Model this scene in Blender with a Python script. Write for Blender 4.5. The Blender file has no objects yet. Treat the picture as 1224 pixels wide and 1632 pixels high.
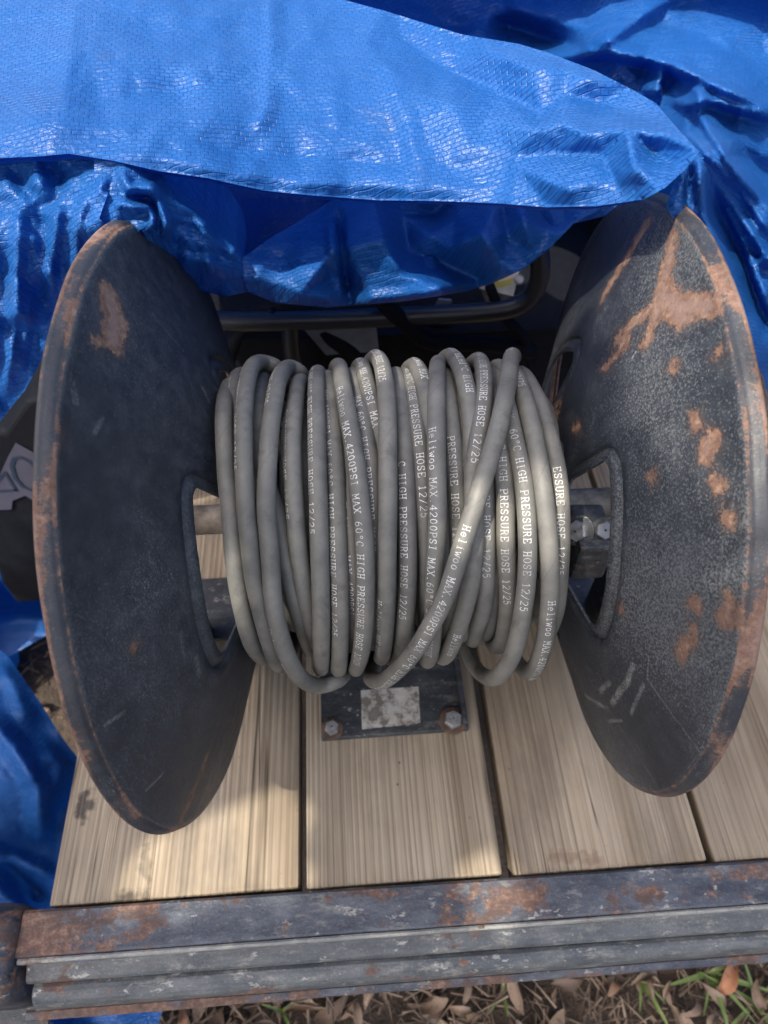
import bpy, bmesh, math, random
import numpy as np
from mathutils import Vector, Matrix, noise
from mathutils.geometry import delaunay_2d_cdt

random.seed(7); np.random.seed(7)
scene = bpy.context.scene
R_ = math.radians

# ------------------------------------------------------------------ camera
PITCH, YAW, ROLL, CAMH = .9313, .0517, -.0201, .7365
FPX, IW, IH = 1150., 1224., 1632.
cp, sp, cy_, sy_ = math.cos(PITCH), math.sin(PITCH), math.cos(YAW), math.sin(YAW)
FWD = Vector((sy_*cp, cy_*cp, -sp)); _r = Vector((cy_, -sy_, 0)); _u = _r.cross(FWD)
RIGHT = math.cos(ROLL)*_r + math.sin(ROLL)*_u
UP = -math.sin(ROLL)*_r + math.cos(ROLL)*_u
CAM = Vector((0, 0, CAMH))
cam_data = bpy.data.cameras.new('camera'); cam = bpy.data.objects.new('camera', cam_data)
scene.collection.objects.link(cam); scene.camera = cam
cam.matrix_world = Matrix(((RIGHT.x, UP.x, -FWD.x, CAM.x), (RIGHT.y, UP.y, -FWD.y, CAM.y), (RIGHT.z, UP.z, -FWD.z, CAM.z), (0, 0, 0, 1)))
cam_data.sensor_fit = 'VERTICAL'; cam_data.sensor_height = 36; cam_data.lens = FPX/IH*36
cam_data.clip_start = .02; cam_data.clip_end = 200
cam_data.dof.use_dof = True; cam_data.dof.focus_distance = .50; cam_data.dof.aperture_fstop = 7.5
scene.render.resolution_x = 768; scene.render.resolution_y = 1024

# ------------------------------------------------------------------ sky, sun, exposure
SUN_DIR = Vector((-.42, -.42, 1.0)).normalized()       # towards the sun: high, a little to the left
world = bpy.data.worlds.new('World'); scene.world = world; world.use_nodes = True
wn = world.node_tree.nodes; wl = world.node_tree.links
sky = wn.new('ShaderNodeTexSky'); sky.sky_type = 'NISHITA'; sky.sun_disc = False
sky.sun_elevation = math.asin(SUN_DIR.z); sky.sun_rotation = math.atan2(SUN_DIR.x, SUN_DIR.y)
sky.air_density = 1.0; sky.dust_density = 5.0; sky.ozone_density = .3
wl.new(sky.outputs[0], wn['Background'].inputs['Color']); wn['Background'].inputs['Strength'].default_value = .145
sl = bpy.data.lights.new('sun', 'SUN'); sl.energy = 2.4; sl.angle = R_(.6); sl.color = (1, .93, .80)
sun = bpy.data.objects.new('sun', sl); scene.collection.objects.link(sun)
sun.rotation_euler = (-SUN_DIR).to_track_quat('-Z', 'Y').to_euler(); sun.location = SUN_DIR*6
vs = scene.view_settings; vs.view_transform = 'Standard'; vs.look = 'None'; vs.gamma = 1; vs.use_curve_mapping = False
vs.exposure = 1.5
cy = scene.cycles
cy.max_bounces = 5; cy.diffuse_bounces = 3; cy.glossy_bounces = 2; cy.transmission_bounces = 3; cy.caustics_reflective = False; cy.caustics_refractive = False

# ------------------------------------------------------------------ helpers
def tag(o, label=None, cat=None, group=None, kind=None):
    if label: o['label'] = label
    if cat: o['category'] = cat
    if group: o['group'] = group
    if kind: o['kind'] = kind
    return o
def link(o, parent=None):
    scene.collection.objects.link(o)
    if parent:
        o.parent = parent
        o.matrix_parent_inverse = parent.matrix_world.inverted() if parent.type != 'EMPTY' else Matrix.Translation(-parent.location)
    return o
def empty(name, loc=(0, 0, 0)):
    o = bpy.data.objects.new(name, None); o.location = loc; o.empty_display_size = .05
    scene.collection.objects.link(o); return o
def mesh_obj(name, verts, faces, mat, parent=None, smooth=True, uvs=None):
    me = bpy.data.meshes.new(name); me.from_pydata([tuple(v) for v in verts], [], [tuple(f) for f in faces]); me.update()
    if uvs is not None:
        ul = me.uv_layers.new(name='UVMap'); idx = np.zeros(len(me.loops), dtype=np.int32); me.loops.foreach_get('vertex_index', idx)
        ul.data.foreach_set('uv', np.asarray(uvs, dtype=np.float32)[idx].ravel())
    if smooth: me.polygons.foreach_set('use_smooth', [True]*len(me.polygons))
    me.materials.append(mat)
    return link(bpy.data.objects.new(name, me), parent)
def bm_obj(name, bm, mat, parent=None, smooth=False):
    me = bpy.data.meshes.new(name); bm.to_mesh(me); bm.free()
    if smooth: me.polygons.foreach_set('use_smooth', [True]*len(me.polygons))
    me.materials.append(mat)
    return link(bpy.data.objects.new(name, me), parent)
def box_bm(x0, x1, y0, y1, z0, z1, bev=0, seg=2):
    bm = bmesh.new(); bmesh.ops.create_cube(bm, size=1)
    for v in bm.verts:
        v.co = Vector((x0 if v.co.x < 0 else x1, y0 if v.co.y < 0 else y1, z0 if v.co.z < 0 else z1))
    if bev: bmesh.ops.bevel(bm, geom=bm.edges[:], offset=bev, segments=seg, profile=.6, affect='EDGES')
    return bm
def ray(u, v):
    return RIGHT*((u-IW/2)/FPX) + UP*((IH/2-v)/FPX) + FWD
def at(u, v, x=None, y=None, z=None):
    d = ray(u, v)
    if x is not None: t = x/d.x
    elif y is not None: t = y/d.y
    else: t = (z-CAMH)/d.z
    return CAM + d*t
def catmull(P, n):
    P = np.asarray(P, float); out = []
    Q = np.vstack([2*P[0]-P[1], P, 2*P[-1]-P[-2]])
    for i in range(len(P)-1):
        p0, p1, p2, p3 = Q[i:i+4]
        m = n if np.isscalar(n) else n[i]
        for k in range(m):
            t = k/m
            out.append(.5*((2*p1)+(-p0+p2)*t+(2*p0-5*p1+4*p2-p3)*t*t+(-p0+3*p1-3*p2+p3)*t**3))
    out.append(P[-1]); return np.array(out)
def tube(path, rad, seg=10, caps=True):
    path = [Vector(p) for p in path]; n = len(path); V = []; F = []
    rad = [rad]*n if np.isscalar(rad) else rad
    t0 = (path[1]-path[0]).normalized(); N = t0.orthogonal().normalized()
    for i, p in enumerate(path):
        t = (path[min(i+1, n-1)]-path[max(i-1, 0)]).normalized()
        N = (N - t*N.dot(t)).normalized(); B = t.cross(N)
        for k in range(seg):
            a = 2*math.pi*k/seg; V.append(p+(N*math.cos(a)+B*math.sin(a))*rad[i])
    for i in range(n-1):
        for k in range(seg):
            F.append((i*seg+k, i*seg+(k+1) % seg, (i+1)*seg+(k+1) % seg, (i+1)*seg+k))
    if caps: F.append(tuple(range(seg))[::-1]); F.append(tuple((n-1)*seg+k for k in range(seg)))
    return V, F
def tube_obj(name, pts, rad, mat, parent, seg=12, n=8):
    V, F = tube(catmull(pts, n) if n > 1 else pts, rad, seg); return mesh_obj(name, V, F, mat, parent)
def lathe_obj(name, prof, mat, parent, M=Matrix(), seg=32):
    V = []; F = []
    for (r, h) in prof:
        for k in range(seg):
            a = 2*math.pi*k/seg; V.append(M @ Vector((r*math.cos(a), r*math.sin(a), h)))
    for i in range(len(prof)-1):
        for k in range(seg): F.append((i*seg+k, i*seg+(k+1) % seg, (i+1)*seg+(k+1) % seg, (i+1)*seg+k))
    F.append(tuple(range(seg))[::-1]); F.append(tuple((len(prof)-1)*seg+k for k in range(seg)))
    return mesh_obj(name, V, F, mat, parent, smooth=False)

# ------------------------------------------------------------------ node helper
class NB:
    def __init__(s, name):
        s.m = bpy.data.materials.new(name); s.m.use_nodes = True; s.t = s.m.node_tree; s.n = s.t.nodes
        s.b = s.n['Principled BSDF']; s.out = s.n['Material Output']
    def put(s, sock, v):
        if isinstance(v, bpy.types.NodeSocket): s.t.links.new(v, sock)
        elif v is not None:
            if sock.type == 'RGBA' and len(v) == 3: v = (*v, 1)
            sock.default_value = v
    def node(s, typ, **k):
        nd = s.n.new(typ)
        for a, b in k.items():
            if hasattr(nd, a): setattr(nd, a, b)
        return nd
    def math(s, op, a, b=None, c=None, clamp=False):
        nd = s.node('ShaderNodeMath', operation=op, use_clamp=clamp)
        s.put(nd.inputs[0], a); s.put(nd.inputs[1], b)
        if c is not None: s.put(nd.inputs[2], c)
        return nd.outputs[0]
    def vmath(s, op, a, b=None, scale=None):
        nd = s.node('ShaderNodeVectorMath', operation=op); s.put(nd.inputs[0], a)
        if b is not None: s.put(nd.inputs[1], b)
        if scale is not None: s.put(nd.inputs['Scale'], scale)
        return nd.outputs['Value'] if op in ('DOT_PRODUCT', 'LENGTH', 'DISTANCE') else nd.outputs[0]
    def coord(s, kind='Object'): return s.node('ShaderNodeTexCoord').outputs[kind]
    def mapping(s, vec, scale=(1, 1, 1), rot=(0, 0, 0), loc=(0, 0, 0)):
        nd = s.node('ShaderNodeMapping'); s.put(nd.inputs['Vector'], vec)
        nd.inputs['Scale'].default_value = scale; nd.inputs['Rotation'].default_value = rot; nd.inputs['Location'].default_value = loc
        return nd.outputs[0]
    def noise(s, vec, scale, detail=4, rough=.55, dist=0, col=False):
        nd = s.node('ShaderNodeTexNoise'); s.put(nd.inputs['Vector'], vec); s.put(nd.inputs['Scale'], scale)
        nd.inputs['Detail'].default_value = detail; nd.inputs['Roughness'].default_value = rough; nd.inputs['Distortion'].default_value = dist
        return nd.outputs['Color' if col else 'Fac']
    def voronoi(s, vec, scale, feature='F1', out='Distance', rnd=1):
        nd = s.node('ShaderNodeTexVoronoi', feature=feature); s.put(nd.inputs['Vector'], vec); nd.inputs['Scale'].default_value = scale
        nd.inputs['Randomness'].default_value = rnd
        return nd.outputs[out]
    def wave(s, vec, scale, dist=0, detail=2, dscale=1, bands='X'):
        nd = s.node('ShaderNodeTexWave', bands_direction=bands); s.put(nd.inputs['Vector'], vec)
        nd.inputs['Scale'].default_value = scale; nd.inputs['Distortion'].default_value = dist
        nd.inputs['Detail'].default_value = detail; nd.inputs['Detail Scale'].default_value = dscale
        return nd.outputs['Fac']
    def ramp(s, fac, stops, interp='LINEAR'):
        nd = s.node('ShaderNodeValToRGB'); cr = nd.color_ramp; cr.interpolation = interp
        while len(cr.elements) < len(stops): cr.elements.new(.5)
        for e, (p, c) in zip(cr.elements, stops):
            e.position = p; e.color = (*c, 1) if not np.isscalar(c) else (c, c, c, 1)
        s.put(nd.inputs[0], fac); return nd.outputs[0]
    def smooth(s, x, a, b, lo=0., hi=1.):
        nd = s.node('ShaderNodeMapRange', interpolation_type='SMOOTHSTEP'); s.put(nd.inputs[0], x)
        for i, v in ((1, a), (2, b), (3, lo), (4, hi)): nd.inputs[i].default_value = v
        return nd.outputs[0]
    def mix(s, f, a, b, mode='MIX'):
        nd = s.node('ShaderNodeMix', data_type='RGBA', blend_type=mode); s.put(nd.inputs[0], f)
        s.put(nd.inputs[6], a); s.put(nd.inputs[7], b); return nd.outputs[2]
    def attr(s, name, out='Fac'):
        nd = s.node('ShaderNodeAttribute'); nd.attribute_name = name; return nd.outputs[out]
    def bump(s, h, strength=.5, dist=.002, normal=None):
        nd = s.node('ShaderNodeBump'); s.put(nd.inputs['Height'], h); nd.inputs['Strength'].default_value = strength
        nd.inputs['Distance'].default_value = dist
        if normal is not None: s.put(nd.inputs['Normal'], normal)
        return nd.outputs[0]
    def done(s, col=None, rough=None, normal=None, metal=None, spec=None):
        if col is not None: s.put(s.b.inputs['Base Color'], col)
        if rough is not None: s.put(s.b.inputs['Roughness'], rough)
        if normal is not None: s.put(s.b.inputs['Normal'], normal)
        if metal is not None: s.put(s.b.inputs['Metallic'], metal)
        if spec is not None: s.put(s.b.inputs['Specular IOR Level'], spec)
        return s.m
    def seg_mask(s, p, a, b, w, soft):
        pa = s.vmath('SUBTRACT', p, tuple(a)); ba = Vector(b)-Vector(a); L = max(ba.dot(ba), 1e-9)
        h = s.math('MULTIPLY', s.vmath('DOT_PRODUCT', pa, tuple(ba)), 1/L, clamp=True)
        sc = s.vmath('SCALE', tuple(ba), scale=h)
        d = s.vmath('LENGTH', s.vmath('SUBTRACT', pa, sc))
        return s.smooth(d, w, w+soft, 1, 0)

# ------------------------------------------------------------------ materials
def mat_plain(name, col, rough=.6, metal=0, bump=.0, nscale=60, var=.25):
    b = NB(name); c = b.coord(); f = b.noise(c, nscale, 5, .6)
    lo = tuple(x*(1-var) for x in col); hi = tuple(min(1, x*(1+var)) for x in col)
    return b.done(b.ramp(f, [(.3, lo), (.7, hi)]), rough, b.bump(b.noise(c, nscale*6, 3), .3, bump) if bump else None, metal)

def mat_wood():
    b = NB('weathered_wood'); co = b.coord()
    rnd = b.node('ShaderNodeObjectInfo').outputs['Random']
    off = b.node('ShaderNodeCombineXYZ'); b.put(off.inputs[0], b.math('MULTIPLY', rnd, 7.3)); b.put(off.inputs[1], b.math('MULTIPLY', rnd, 31.)); b.put(off.inputs[2], b.math('MULTIPLY', rnd, 3.1))
    c = b.vmath('ADD', co, off.outputs[0])
    warp = b.noise(b.mapping(c, (7, 1.3, 7)), 1.0, 1, .4, col=True)
    cw = b.vmath('ADD', c, b.vmath('SCALE', b.vmath('SUBTRACT', warp, (.5, .5, .5)), scale=.022))
    # growth rings cut lengthwise: bands whose spacing drifts across the board
    drift = b.noise(b.mapping(cw, (14, .5, 14)), 1.0, 2, .5)
    rings = b.wave(b.mapping(cw, (1, .004, 1)), 44, 7.0, 2, 1.3)
    fine = b.wave(b.mapping(cw, (1, .004, 1)), 105, 9.0, 2, 1.6)
    fib = b.noise(b.mapping(cw, (520, 3.5, 520)), 1.0, 3, .6)
    blot = b.noise(b.mapping(c, (7, 3.5, 7)), 1.0, 4, .6)
    k = b.math('ADD', b.math('MULTIPLY', rings, .55), b.math('MULTIPLY', fine, .45))
    k = b.math('POWER', k, 3.4)
    k = b.math('MULTIPLY', k, b.smooth(drift, .32, .62, .25, 1.))
    base = b.ramp(b.math('ADD', b.math('MULTIPLY', blot, .6), b.math('MULTIPLY', fib, .4)), [(.32, (.160, .130, .094)), (.5, (.282, .237, .177)), (.68, (.385, .335, .260))])
    col = b.mix(b.math('MULTIPLY', k, .68), base, (.090, .066, .048))
    band = b.noise(b.mapping(cw, (38, .25, 38), loc=(2, 0, 5)), 1., 2, .5); col = b.mix(1., col, b.ramp(band, [(.34, (.74, .71, .67)), (.5, (1, 1, 1)), (.66, (1.10, 1.09, 1.07))]), 'MULTIPLY')
    tone = b.ramp(rnd, [(0, (.82, .79, .75)), (.5, (1, .99, .97)), (1, (1.0, .95, .89))]); col = b.mix(1., col, tone, 'MULTIPLY')
    wet = b.smooth(b.noise(b.mapping(c, (5, 2.6, 5), loc=(1, 4, 2)), 1., 4, .6), .46, .62); col = b.mix(b.math('MULTIPLY', wet, .38), col, (.15, .115, .085))
    # drying cracks running with the grain
    ck = b.noise(b.mapping(cw, (75, .9, 20)), 1.0, 2, .5); crack = b.smooth(b.math('ABSOLUTE', b.math('SUBTRACT', ck, .5)), .0, .014, 1, 0)
    crack = b.math('MULTIPLY', crack, b.smooth(b.noise(b.mapping(c, (20, 2.2, 9)), 1., 2), .50, .58))
    col = b.mix(b.math('MULTIPLY', crack, .8), col, (.035, .024, .016))
    # dirt stains and pinprick spots
    st = b.smooth(b.noise(b.mapping(c, (13, 5, 13), loc=(3, 8, 1)), 1., 5, .65), .50, .72)
    col = b.mix(b.math('MULTIPLY', st, .55), col, (.11, .092, .075))
    wv = b.vmath('ADD', co, b.vmath('SCALE', b.vmath('SUBTRACT', b.noise(co, 70, 4, col=True), (.5, .5, .5)), scale=.030))
    for (u0, v0, u1, v1, w_) in ((140, 1262, 132, 1300, .0045), (188, 1440, 222, 1437, .0050), (232, 1350, 228, 1440, .0035), (300, 1440, 290, 1436, .004), (880, 1360, 960, 1372, .0035)):
        a_, e_ = at(u0, v0, z=0), at(u1, v1, z=0); stm = b.seg_mask(wv, a_, e_, w_*.5, w_*1.6)
        col = b.mix(b.math('MULTIPLY', stm, .8 if w_ > .0038 else .4), col, (.035, .030, .028) if u0 < 800 else (.12, .055, .03))
    spots = b.smooth(b.voronoi(b.mapping(c, (1, .8, 1)), 58), .0, .10, 1, 0)
    spots = b.math('MULTIPLY', spots, b.smooth(b.noise(c, 17, 2), .52, .6))
    col = b.mix(spots, col, (.04, .03, .025))
    h = b.math('ADD', b.math('MULTIPLY', rings, -.7), b.math('MULTIPLY', fib, .6))
    return b.done(col, .82, b.bump(h, .55, .0016), spec=.25)

def mat_hose():
    b = NB('hose_rubber'); uv = b.coord('UV'); ob = b.coord()     # u along in metres, v round in metres
    blot = b.noise(ob, 38, 5, .62); big = b.noise(ob, 9, 3, .5); fine = b.noise(ob, 420, 2, .6)
    col = b.ramp(b.math('ADD', b.math('MULTIPLY', blot, .6), b.math('MULTIPLY', big, .4)), [(.34, (.086, .084, .077)), (.50, (.130, .127, .114)), (.66, (.182, .173, .149))])
    grime = b.smooth(b.noise(b.mapping(ob, (1, 1, .5), loc=(2, 5, 1)), 62, 5, .7), .52, .70)
    col = b.mix(b.math('MULTIPLY', grime, .55), col, (.052, .052, .050))
    st2 = b.smooth(b.noise(b.mapping(ob, (1.2, .6, .6), loc=(7, 1, 3)), 22, 4, .65), .54, .66)
    col = b.mix(b.math('MULTIPLY', st2, .18), col, (.105, .110, .115))
    col = b.mix(b.math('MULTIPLY', b.math('SUBTRACT', fine, .4), .5, clamp=True), col, (.09, .09, .085))
    # cloth wrap seam: a helical line printed in the cover by curing tape
    nd = b.node('ShaderNodeSeparateXYZ'); b.put(nd.inputs[0], uv)
    ph = b.math('FRACT', b.math('ADD', b.math('MULTIPLY', nd.outputs[0], 1/.060), b.math('MULTIPLY', nd.outputs[1], 1/.0396)))
    ln = b.smooth(b.math('ABSOLUTE', b.math('SUBTRACT', ph, .5)), .002, .012, 1, 0)
    col = b.mix(b.math('MULTIPLY', ln, .5), col, (.075, .073, .068))
    rib = b.math('FRACT', b.math('ADD', b.math('MULTIPLY', nd.outputs[0], 1100), b.math('MULTIPLY', nd.outputs[1], 500)))
    h = b.math('ADD', b.math('MULTIPLY', rib, .06), b.math('MULTIPLY', fine, .25))
    return b.done(col, b.ramp(blot, [(.3, .62), (.7, .50)]), b.bump(h, .35, .0006), spec=.40)

RUST_A, RUST_B, RUST_C = (.135, .074, .051), (.250, .165, .118), (.068, .044, .038)
def rust_color(b, c):
    return b.ramp(b.noise(c, 170, 5, .7), [(.28, RUST_C), (.48, RUST_A), (.68, RUST_B)])

def mat_flange(name, dust_lo, dust_hi, scuffs):
    b = NB(name); c = b.coord()
    n1 = b.noise(c, 14, 4, .6); n2 = b.noise(c, 620, 3, .75); n3 = b.noise(c, 75, 4, .7)
    paint = b.ramp(n1, [(.3, (.012, .015, .022)), (.7, (.022, .026, .034))])
    dz = b.attr('dust_light')
    speck = b.smooth(b.math('ADD', n2, b.math('MULTIPLY', b.math('SUBTRACT', b.math('MINIMUM', dz, .95), .5), .24)), .53, .70)
    film = b.smooth(b.math('ADD', n3, b.math('MULTIPLY', dz, .35)), .48, 1.1)
    col = b.mix(b.math('MULTIPLY', film, dust_lo), paint, (.17, .185, .20))
    col = b.mix(b.math('MULTIPLY', speck, dust_hi), col, (.40, .41, .40))
    # scratches
    sc = b.noise(b.mapping(c, (60, 22, 9), rot=(.5, 0, 0)), 6, 3, .75); scr = b.smooth(b.math('ABSOLUTE', b.math('SUBTRACT', sc, .5)), 0, .008, 1, 0)
    scr = b.math('MULTIPLY', scr, b.smooth(n1, .5, .66))
    col = b.mix(b.math('MULTIPLY', scr, .45), col, (.33, .34, .34))
    flat = b.vmath('MULTIPLY', c, (0, 1, 1))
    wob = b.vmath('ADD', flat, b.vmath('SCALE', b.vmath('SUBTRACT', b.noise(c, 160, 3, col=True), (.5, .5, .5)), scale=.0016)); wob = b.vmath('MULTIPLY', wob, (0, 1, 1))
    for (a, e, w, k) in scuffs:
        m = b.math('MULTIPLY', b.seg_mask(wob, (0, *a), (0, *e), w*.35, w*.75), b.smooth(b.math('ADD', b.math('MULTIPLY', n2, .9), b.math('MULTIPLY', n3, .5)), .50, .92))
        col = b.mix(b.math('MULTIPLY', m, k*.62), col, (.30, .30, .285))
    # rust: the stored field is the distance inside a patch, ragged by noise
    rn = b.math('ADD', b.math('MULTIPLY', b.math('SUBTRACT', b.noise(b.mapping(c, (1, 1, 1.5)), 110, 8, .78), .5), .024), b.math('MULTIPLY', b.math('SUBTRACT', b.noise(c, 900, 2, .6), .5), .004))
    rf = b.math('ADD', b.attr('rust'), rn)
    halo = b.smooth(rf, -.0075, .0005); col = b.mix(b.math('MULTIPLY', halo, .30), col, (.10, .062, .045))
    m = b.smooth(rf, -.0002, .0007)
    edge = b.smooth(b.math('ABSOLUTE', rf), .0002, .0014, 1, 0)
    rc = rust_color(b, c)
    rc = b.mix(b.math('MULTIPLY', b.smooth(b.math('ADD', rf, b.math('MULTIPLY', b.math('SUBTRACT', n3, .5), .012)), .001, .006), .65), rc, (.185, .125, .108))
    rc = b.mix(b.smooth(n2, .58, .72), rc, (.075, .045, .036))
    col = b.mix(m, col, rc); col = b.mix(b.math('MULTIPLY', edge, .5), col, (.20, .10, .058))
    rough = b.mix(m, b.ramp(n3, [(.3, .42), (.7, .60)]), (.9, .9, .9))
    return b.done(col, rough, b.bump(b.noise(c, 420, 3, .7), .30, .0007), spec=.45)

def mat_rail(name='painted_steel', rust=.0, fleck=.2, grey=(.14, .155, .17), dark=(.022, .027, .040), left_rust=0):
    b = NB(name); c = b.coord()
    n1 = b.noise(b.mapping(c, (22, 60, 60)), 1., 8, .74); n2 = b.noise(b.mapping(c, (40, 55, 55)), 1., 6, .75); n3 = b.noise(c, 420, 3, .7)
    col = b.ramp(n1, [(.36, dark), (.50, tuple(.55*x+.45*y for x, y in zip(dark, grey))), (.62, grey)])
    col = b.mix(b.math('MULTIPLY', b.smooth(n3, .54, .70), fleck), col, (.34, .33, .30))
    ch = b.smooth(b.noise(b.mapping(c, (30, 80, 80), loc=(4, 1, 2)), 1., 8, .78), .54, .64)
    col = b.mix(b.math('MULTIPLY', ch, min(.9, fleck*2.2)), col, (.29, .27, .225))
    bare = b.smooth(b.noise(b.mapping(c, (55, 110, 110), loc=(1, 7, 3)), 1., 4, .7), .62, .68)
    col = b.mix(b.math('MULTIPLY', bare, .55), col, (.40, .385, .34))
    big = b.noise(b.mapping(c, (5, 14, 14), loc=(9, 2, 7)), 1., 3)
    k = b.math('ADD', n2, b.math('MULTIPLY', b.math('SUBTRACT', big, .5), .9))
    if left_rust:
        sx = b.node('ShaderNodeSeparateXYZ'); b.put(sx.inputs[0], c)
        k = b.math('ADD', k, b.smooth(sx.outputs[0], -.12, -.30, 0, left_rust))
    rm = b.smooth(k, .60-rust, .69-rust)
    rc = b.mix(b.smooth(n1, .45, .6), rust_color(b, c), (.075, .048, .040))
    col = b.mix(b.math('MULTIPLY', rm, .9), col, rc)
    wp = b.smooth(b.voronoi(b.mapping(c, loc=(.3, .1, .2)), 70), .0, .12, 1, 0)
    wp = b.math('MULTIPLY', wp, b.smooth(b.noise(c, 23, 2), .53, .60)); col = b.mix(wp, col, (.55, .53, .48))
    return b.done(col, b.mix(rm, (.48, .48, .48), (.92, .92, .92)), b.bump(b.math('ADD', n3, b.math('MULTIPLY', n2, .8)), .5, .0011), spec=.4)

def mat_tarp():
    b = NB('poly_tarp'); uv = b.coord('UV')            # metres on the sheet
    wob = b.noise(uv, 30, 2, col=True)
    uvw = b.vmath('ADD', uv, b.vmath('SCALE', b.vmath('SUBTRACT', wob, (.5, .5, .5)), scale=.006))
    br = b.node('ShaderNodeTexBrick'); b.put(br.inputs['Vector'], uvw)
    br.offset = 0.5; br.squash = 1; br.inputs['Scale'].default_value = 1; br.inputs['Mortar Size'].default_value = .00042; br.inputs['Mortar Smooth'].default_value = .8
    br.inputs['Brick Width'].default_value = .0056; br.inputs['Row Height'].default_value = .0034; br.inputs['Bias'].default_value = 0
    br.inputs['Color1'].default_value = (0, 0, 0, 1); br.inputs['Color2'].default_value = (1, 1, 1, 1); br.inputs['Mortar'].default_value = (.3, .3, .3, 1)
    mort = br.outputs['Fac']
    n1 = b.noise(uv, 6, 4, .6); n2 = b.noise(uv, 240, 2, .6); n4 = b.noise(b.mapping(uv, (1, 2.2, 1), rot=(0, 0, .4)), 26, 4, .6)
    zone = b.smooth(n1, .40, .60, .25, 1)
    col = b.ramp(n1, [(.3, (.009, .085, .31)), (.7, (.019, .125, .40))])
    col = b.mix(b.math('MULTIPLY', b.math('MULTIPLY', mort, zone), .6), col, (.004, .035, .20))
    wr = b.math('ABSOLUTE', b.math('SUBTRACT', n4, .5))
    crease = b.smooth(wr, 0, .012, 1, 0)
    col = b.mix(b.math('MULTIPLY', crease, b.math('MULTIPLY', zone, .16)), col, (.16, .33, .66))
    dirt = b.smooth(b.noise(b.mapping(uv, loc=(5, 2, 0)), 16, 5, .7), .58, .74)
    col = b.mix(b.math('MULTIPLY', dirt, .22), col, (.07, .10, .17))
    h = b.math('ADD', b.math('MULTIPLY', mort, -.9), b.math('MULTIPLY', n2, 1.0))
    h = b.math('ADD', h, b.math('MULTIPLY', b.math('MINIMUM', wr, .10), 9.))
    h = b.math('ADD', h, b.math('MULTIPLY', br.outputs['Color'], .35))
    nb = b.bump(h, .60, .0011)
    b.done(col, b.ramp(n1, [(.3, .32), (.7, .46)]), nb, spec=.42)
    tr = b.node('ShaderNodeBsdfTranslucent'); b.put(tr.inputs['Color'], (.010, .105, .48))
    mx = b.node('ShaderNodeMixShader'); mx.inputs[0].default_value = .32
    b.t.links.new(b.b.outputs[0], mx.inputs[1]); b.t.links.new(tr.outputs[0], mx.inputs[2]); b.t.links.new(mx.outputs[0], b.out.inputs['Surface'])
    return b.m

def mat_ground():
    b = NB('soil'); c = b.coord(); n = b.noise(c, 22, 8, .7); n2 = b.noise(c, 110, 4, .7)
    return b.done(b.ramp(b.math('ADD', b.math('MULTIPLY', n, .6), b.math('MULTIPLY', n2, .4)), [(.3, (.028, .021, .016)), (.55, (.085, .062, .045)), (.75, (.17, .135, .10))]), .95, b.bump(b.math('ADD', n, n2), .9, .02))
def mat_leaf():
    b = NB('dead_leaf'); rnd = b.node('ShaderNodeObjectInfo').outputs['Random']; c = b.coord()
    col = b.ramp(rnd, [(0, (.085, .055, .038)), (.3, (.16, .11, .075)), (.55, (.24, .175, .125)), (.8, (.13, .088, .065)), (.93, (.30, .235, .16)), (1, (.30, .10, .035))])
    col = b.mix(b.smooth(b.noise(c, 90, 5, .7), .5, .7), col, (.08, .055, .04))
    return b.done(col, .7, b.bump(b.noise(c, 160, 3), .4, .001))
def mat_grass():
    b = NB('grass'); c = b.coord(); n = b.noise(c, 26, 3)
    return b.done(b.ramp(n, [(.35, (.06, .105, .022)), (.6, (.13, .18, .045)), (.8, (.25, .235, .09))]), .5)

M_WOOD = mat_wood(); M_HOSE = mat_hose(); M_TARP = mat_tarp()
M_RAIL = mat_rail('rail_paint_rusty', .05, .15, (.080, .088, .105), (.018, .023, .036), .13); M_LIP = mat_rail('worn_edge', .0, .5, (.24, .235, .21), (.11, .115, .115)); M_CHAN = mat_rail('grey_channel', -.02, .20, (.100, .107, .108), (.036, .043, .051))
M_DARKSTEEL = mat_rail('dark_steel', -.01, .12, (.05, .055, .06), (.018, .02, .024))
M_STEEL = mat_plain('bare_steel', (.15, .125, .10), .62, .25, .001, 90, .55)
M_BOLT = mat_plain('zinc_bolt', (.26, .26, .26), .5, .5, .001, 160, .45)
M_RUSTY = mat_plain('rusty_steel', (.22, .11, .06), .9, 0, .002, 140, .5)
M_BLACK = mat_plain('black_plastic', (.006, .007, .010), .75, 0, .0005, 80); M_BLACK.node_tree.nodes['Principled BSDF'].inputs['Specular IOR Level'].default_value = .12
M_FRAME = mat_plain('black_tube', (.012, .013, .016), .4, 0, .0005, 90)
M_GREYP = mat_plain('grey_casing', (.18, .20, .23), .5, 0, .0005, 40)
M_WHITEP = mat_plain('off_white_print', (.62, .60, .56), .6, 0, 0, 90, .12)
M_YEL = mat_plain('yellow_print', (.50, .45, .12), .6, 0, 0, 90, .1)
M_PANEL = mat_plain('pale_logo_print', (.05, .048, .07), .5, 0, 0, 60, .12)
M_INK = mat_plain('dark_ink', (.012, .022, .04), .5, 0, 0, 60, .1)
M_GROUND = mat_ground(); M_LEAF = mat_leaf(); M_GRASS = mat_grass()
def mat_print():
    b = NB('hose_print'); c = b.coord(); m = b.smooth(b.noise(c, 620, 4, .75), .30, .52); w = b.smooth(b.noise(c, 48, 4, .7), .36, .56, .30, 1)
    return b.done(b.mix(b.math('MULTIPLY', m, w), (.23, .23, .22), (.72, .72, .70)), .55)
M_PRINT = mat_print()
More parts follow.
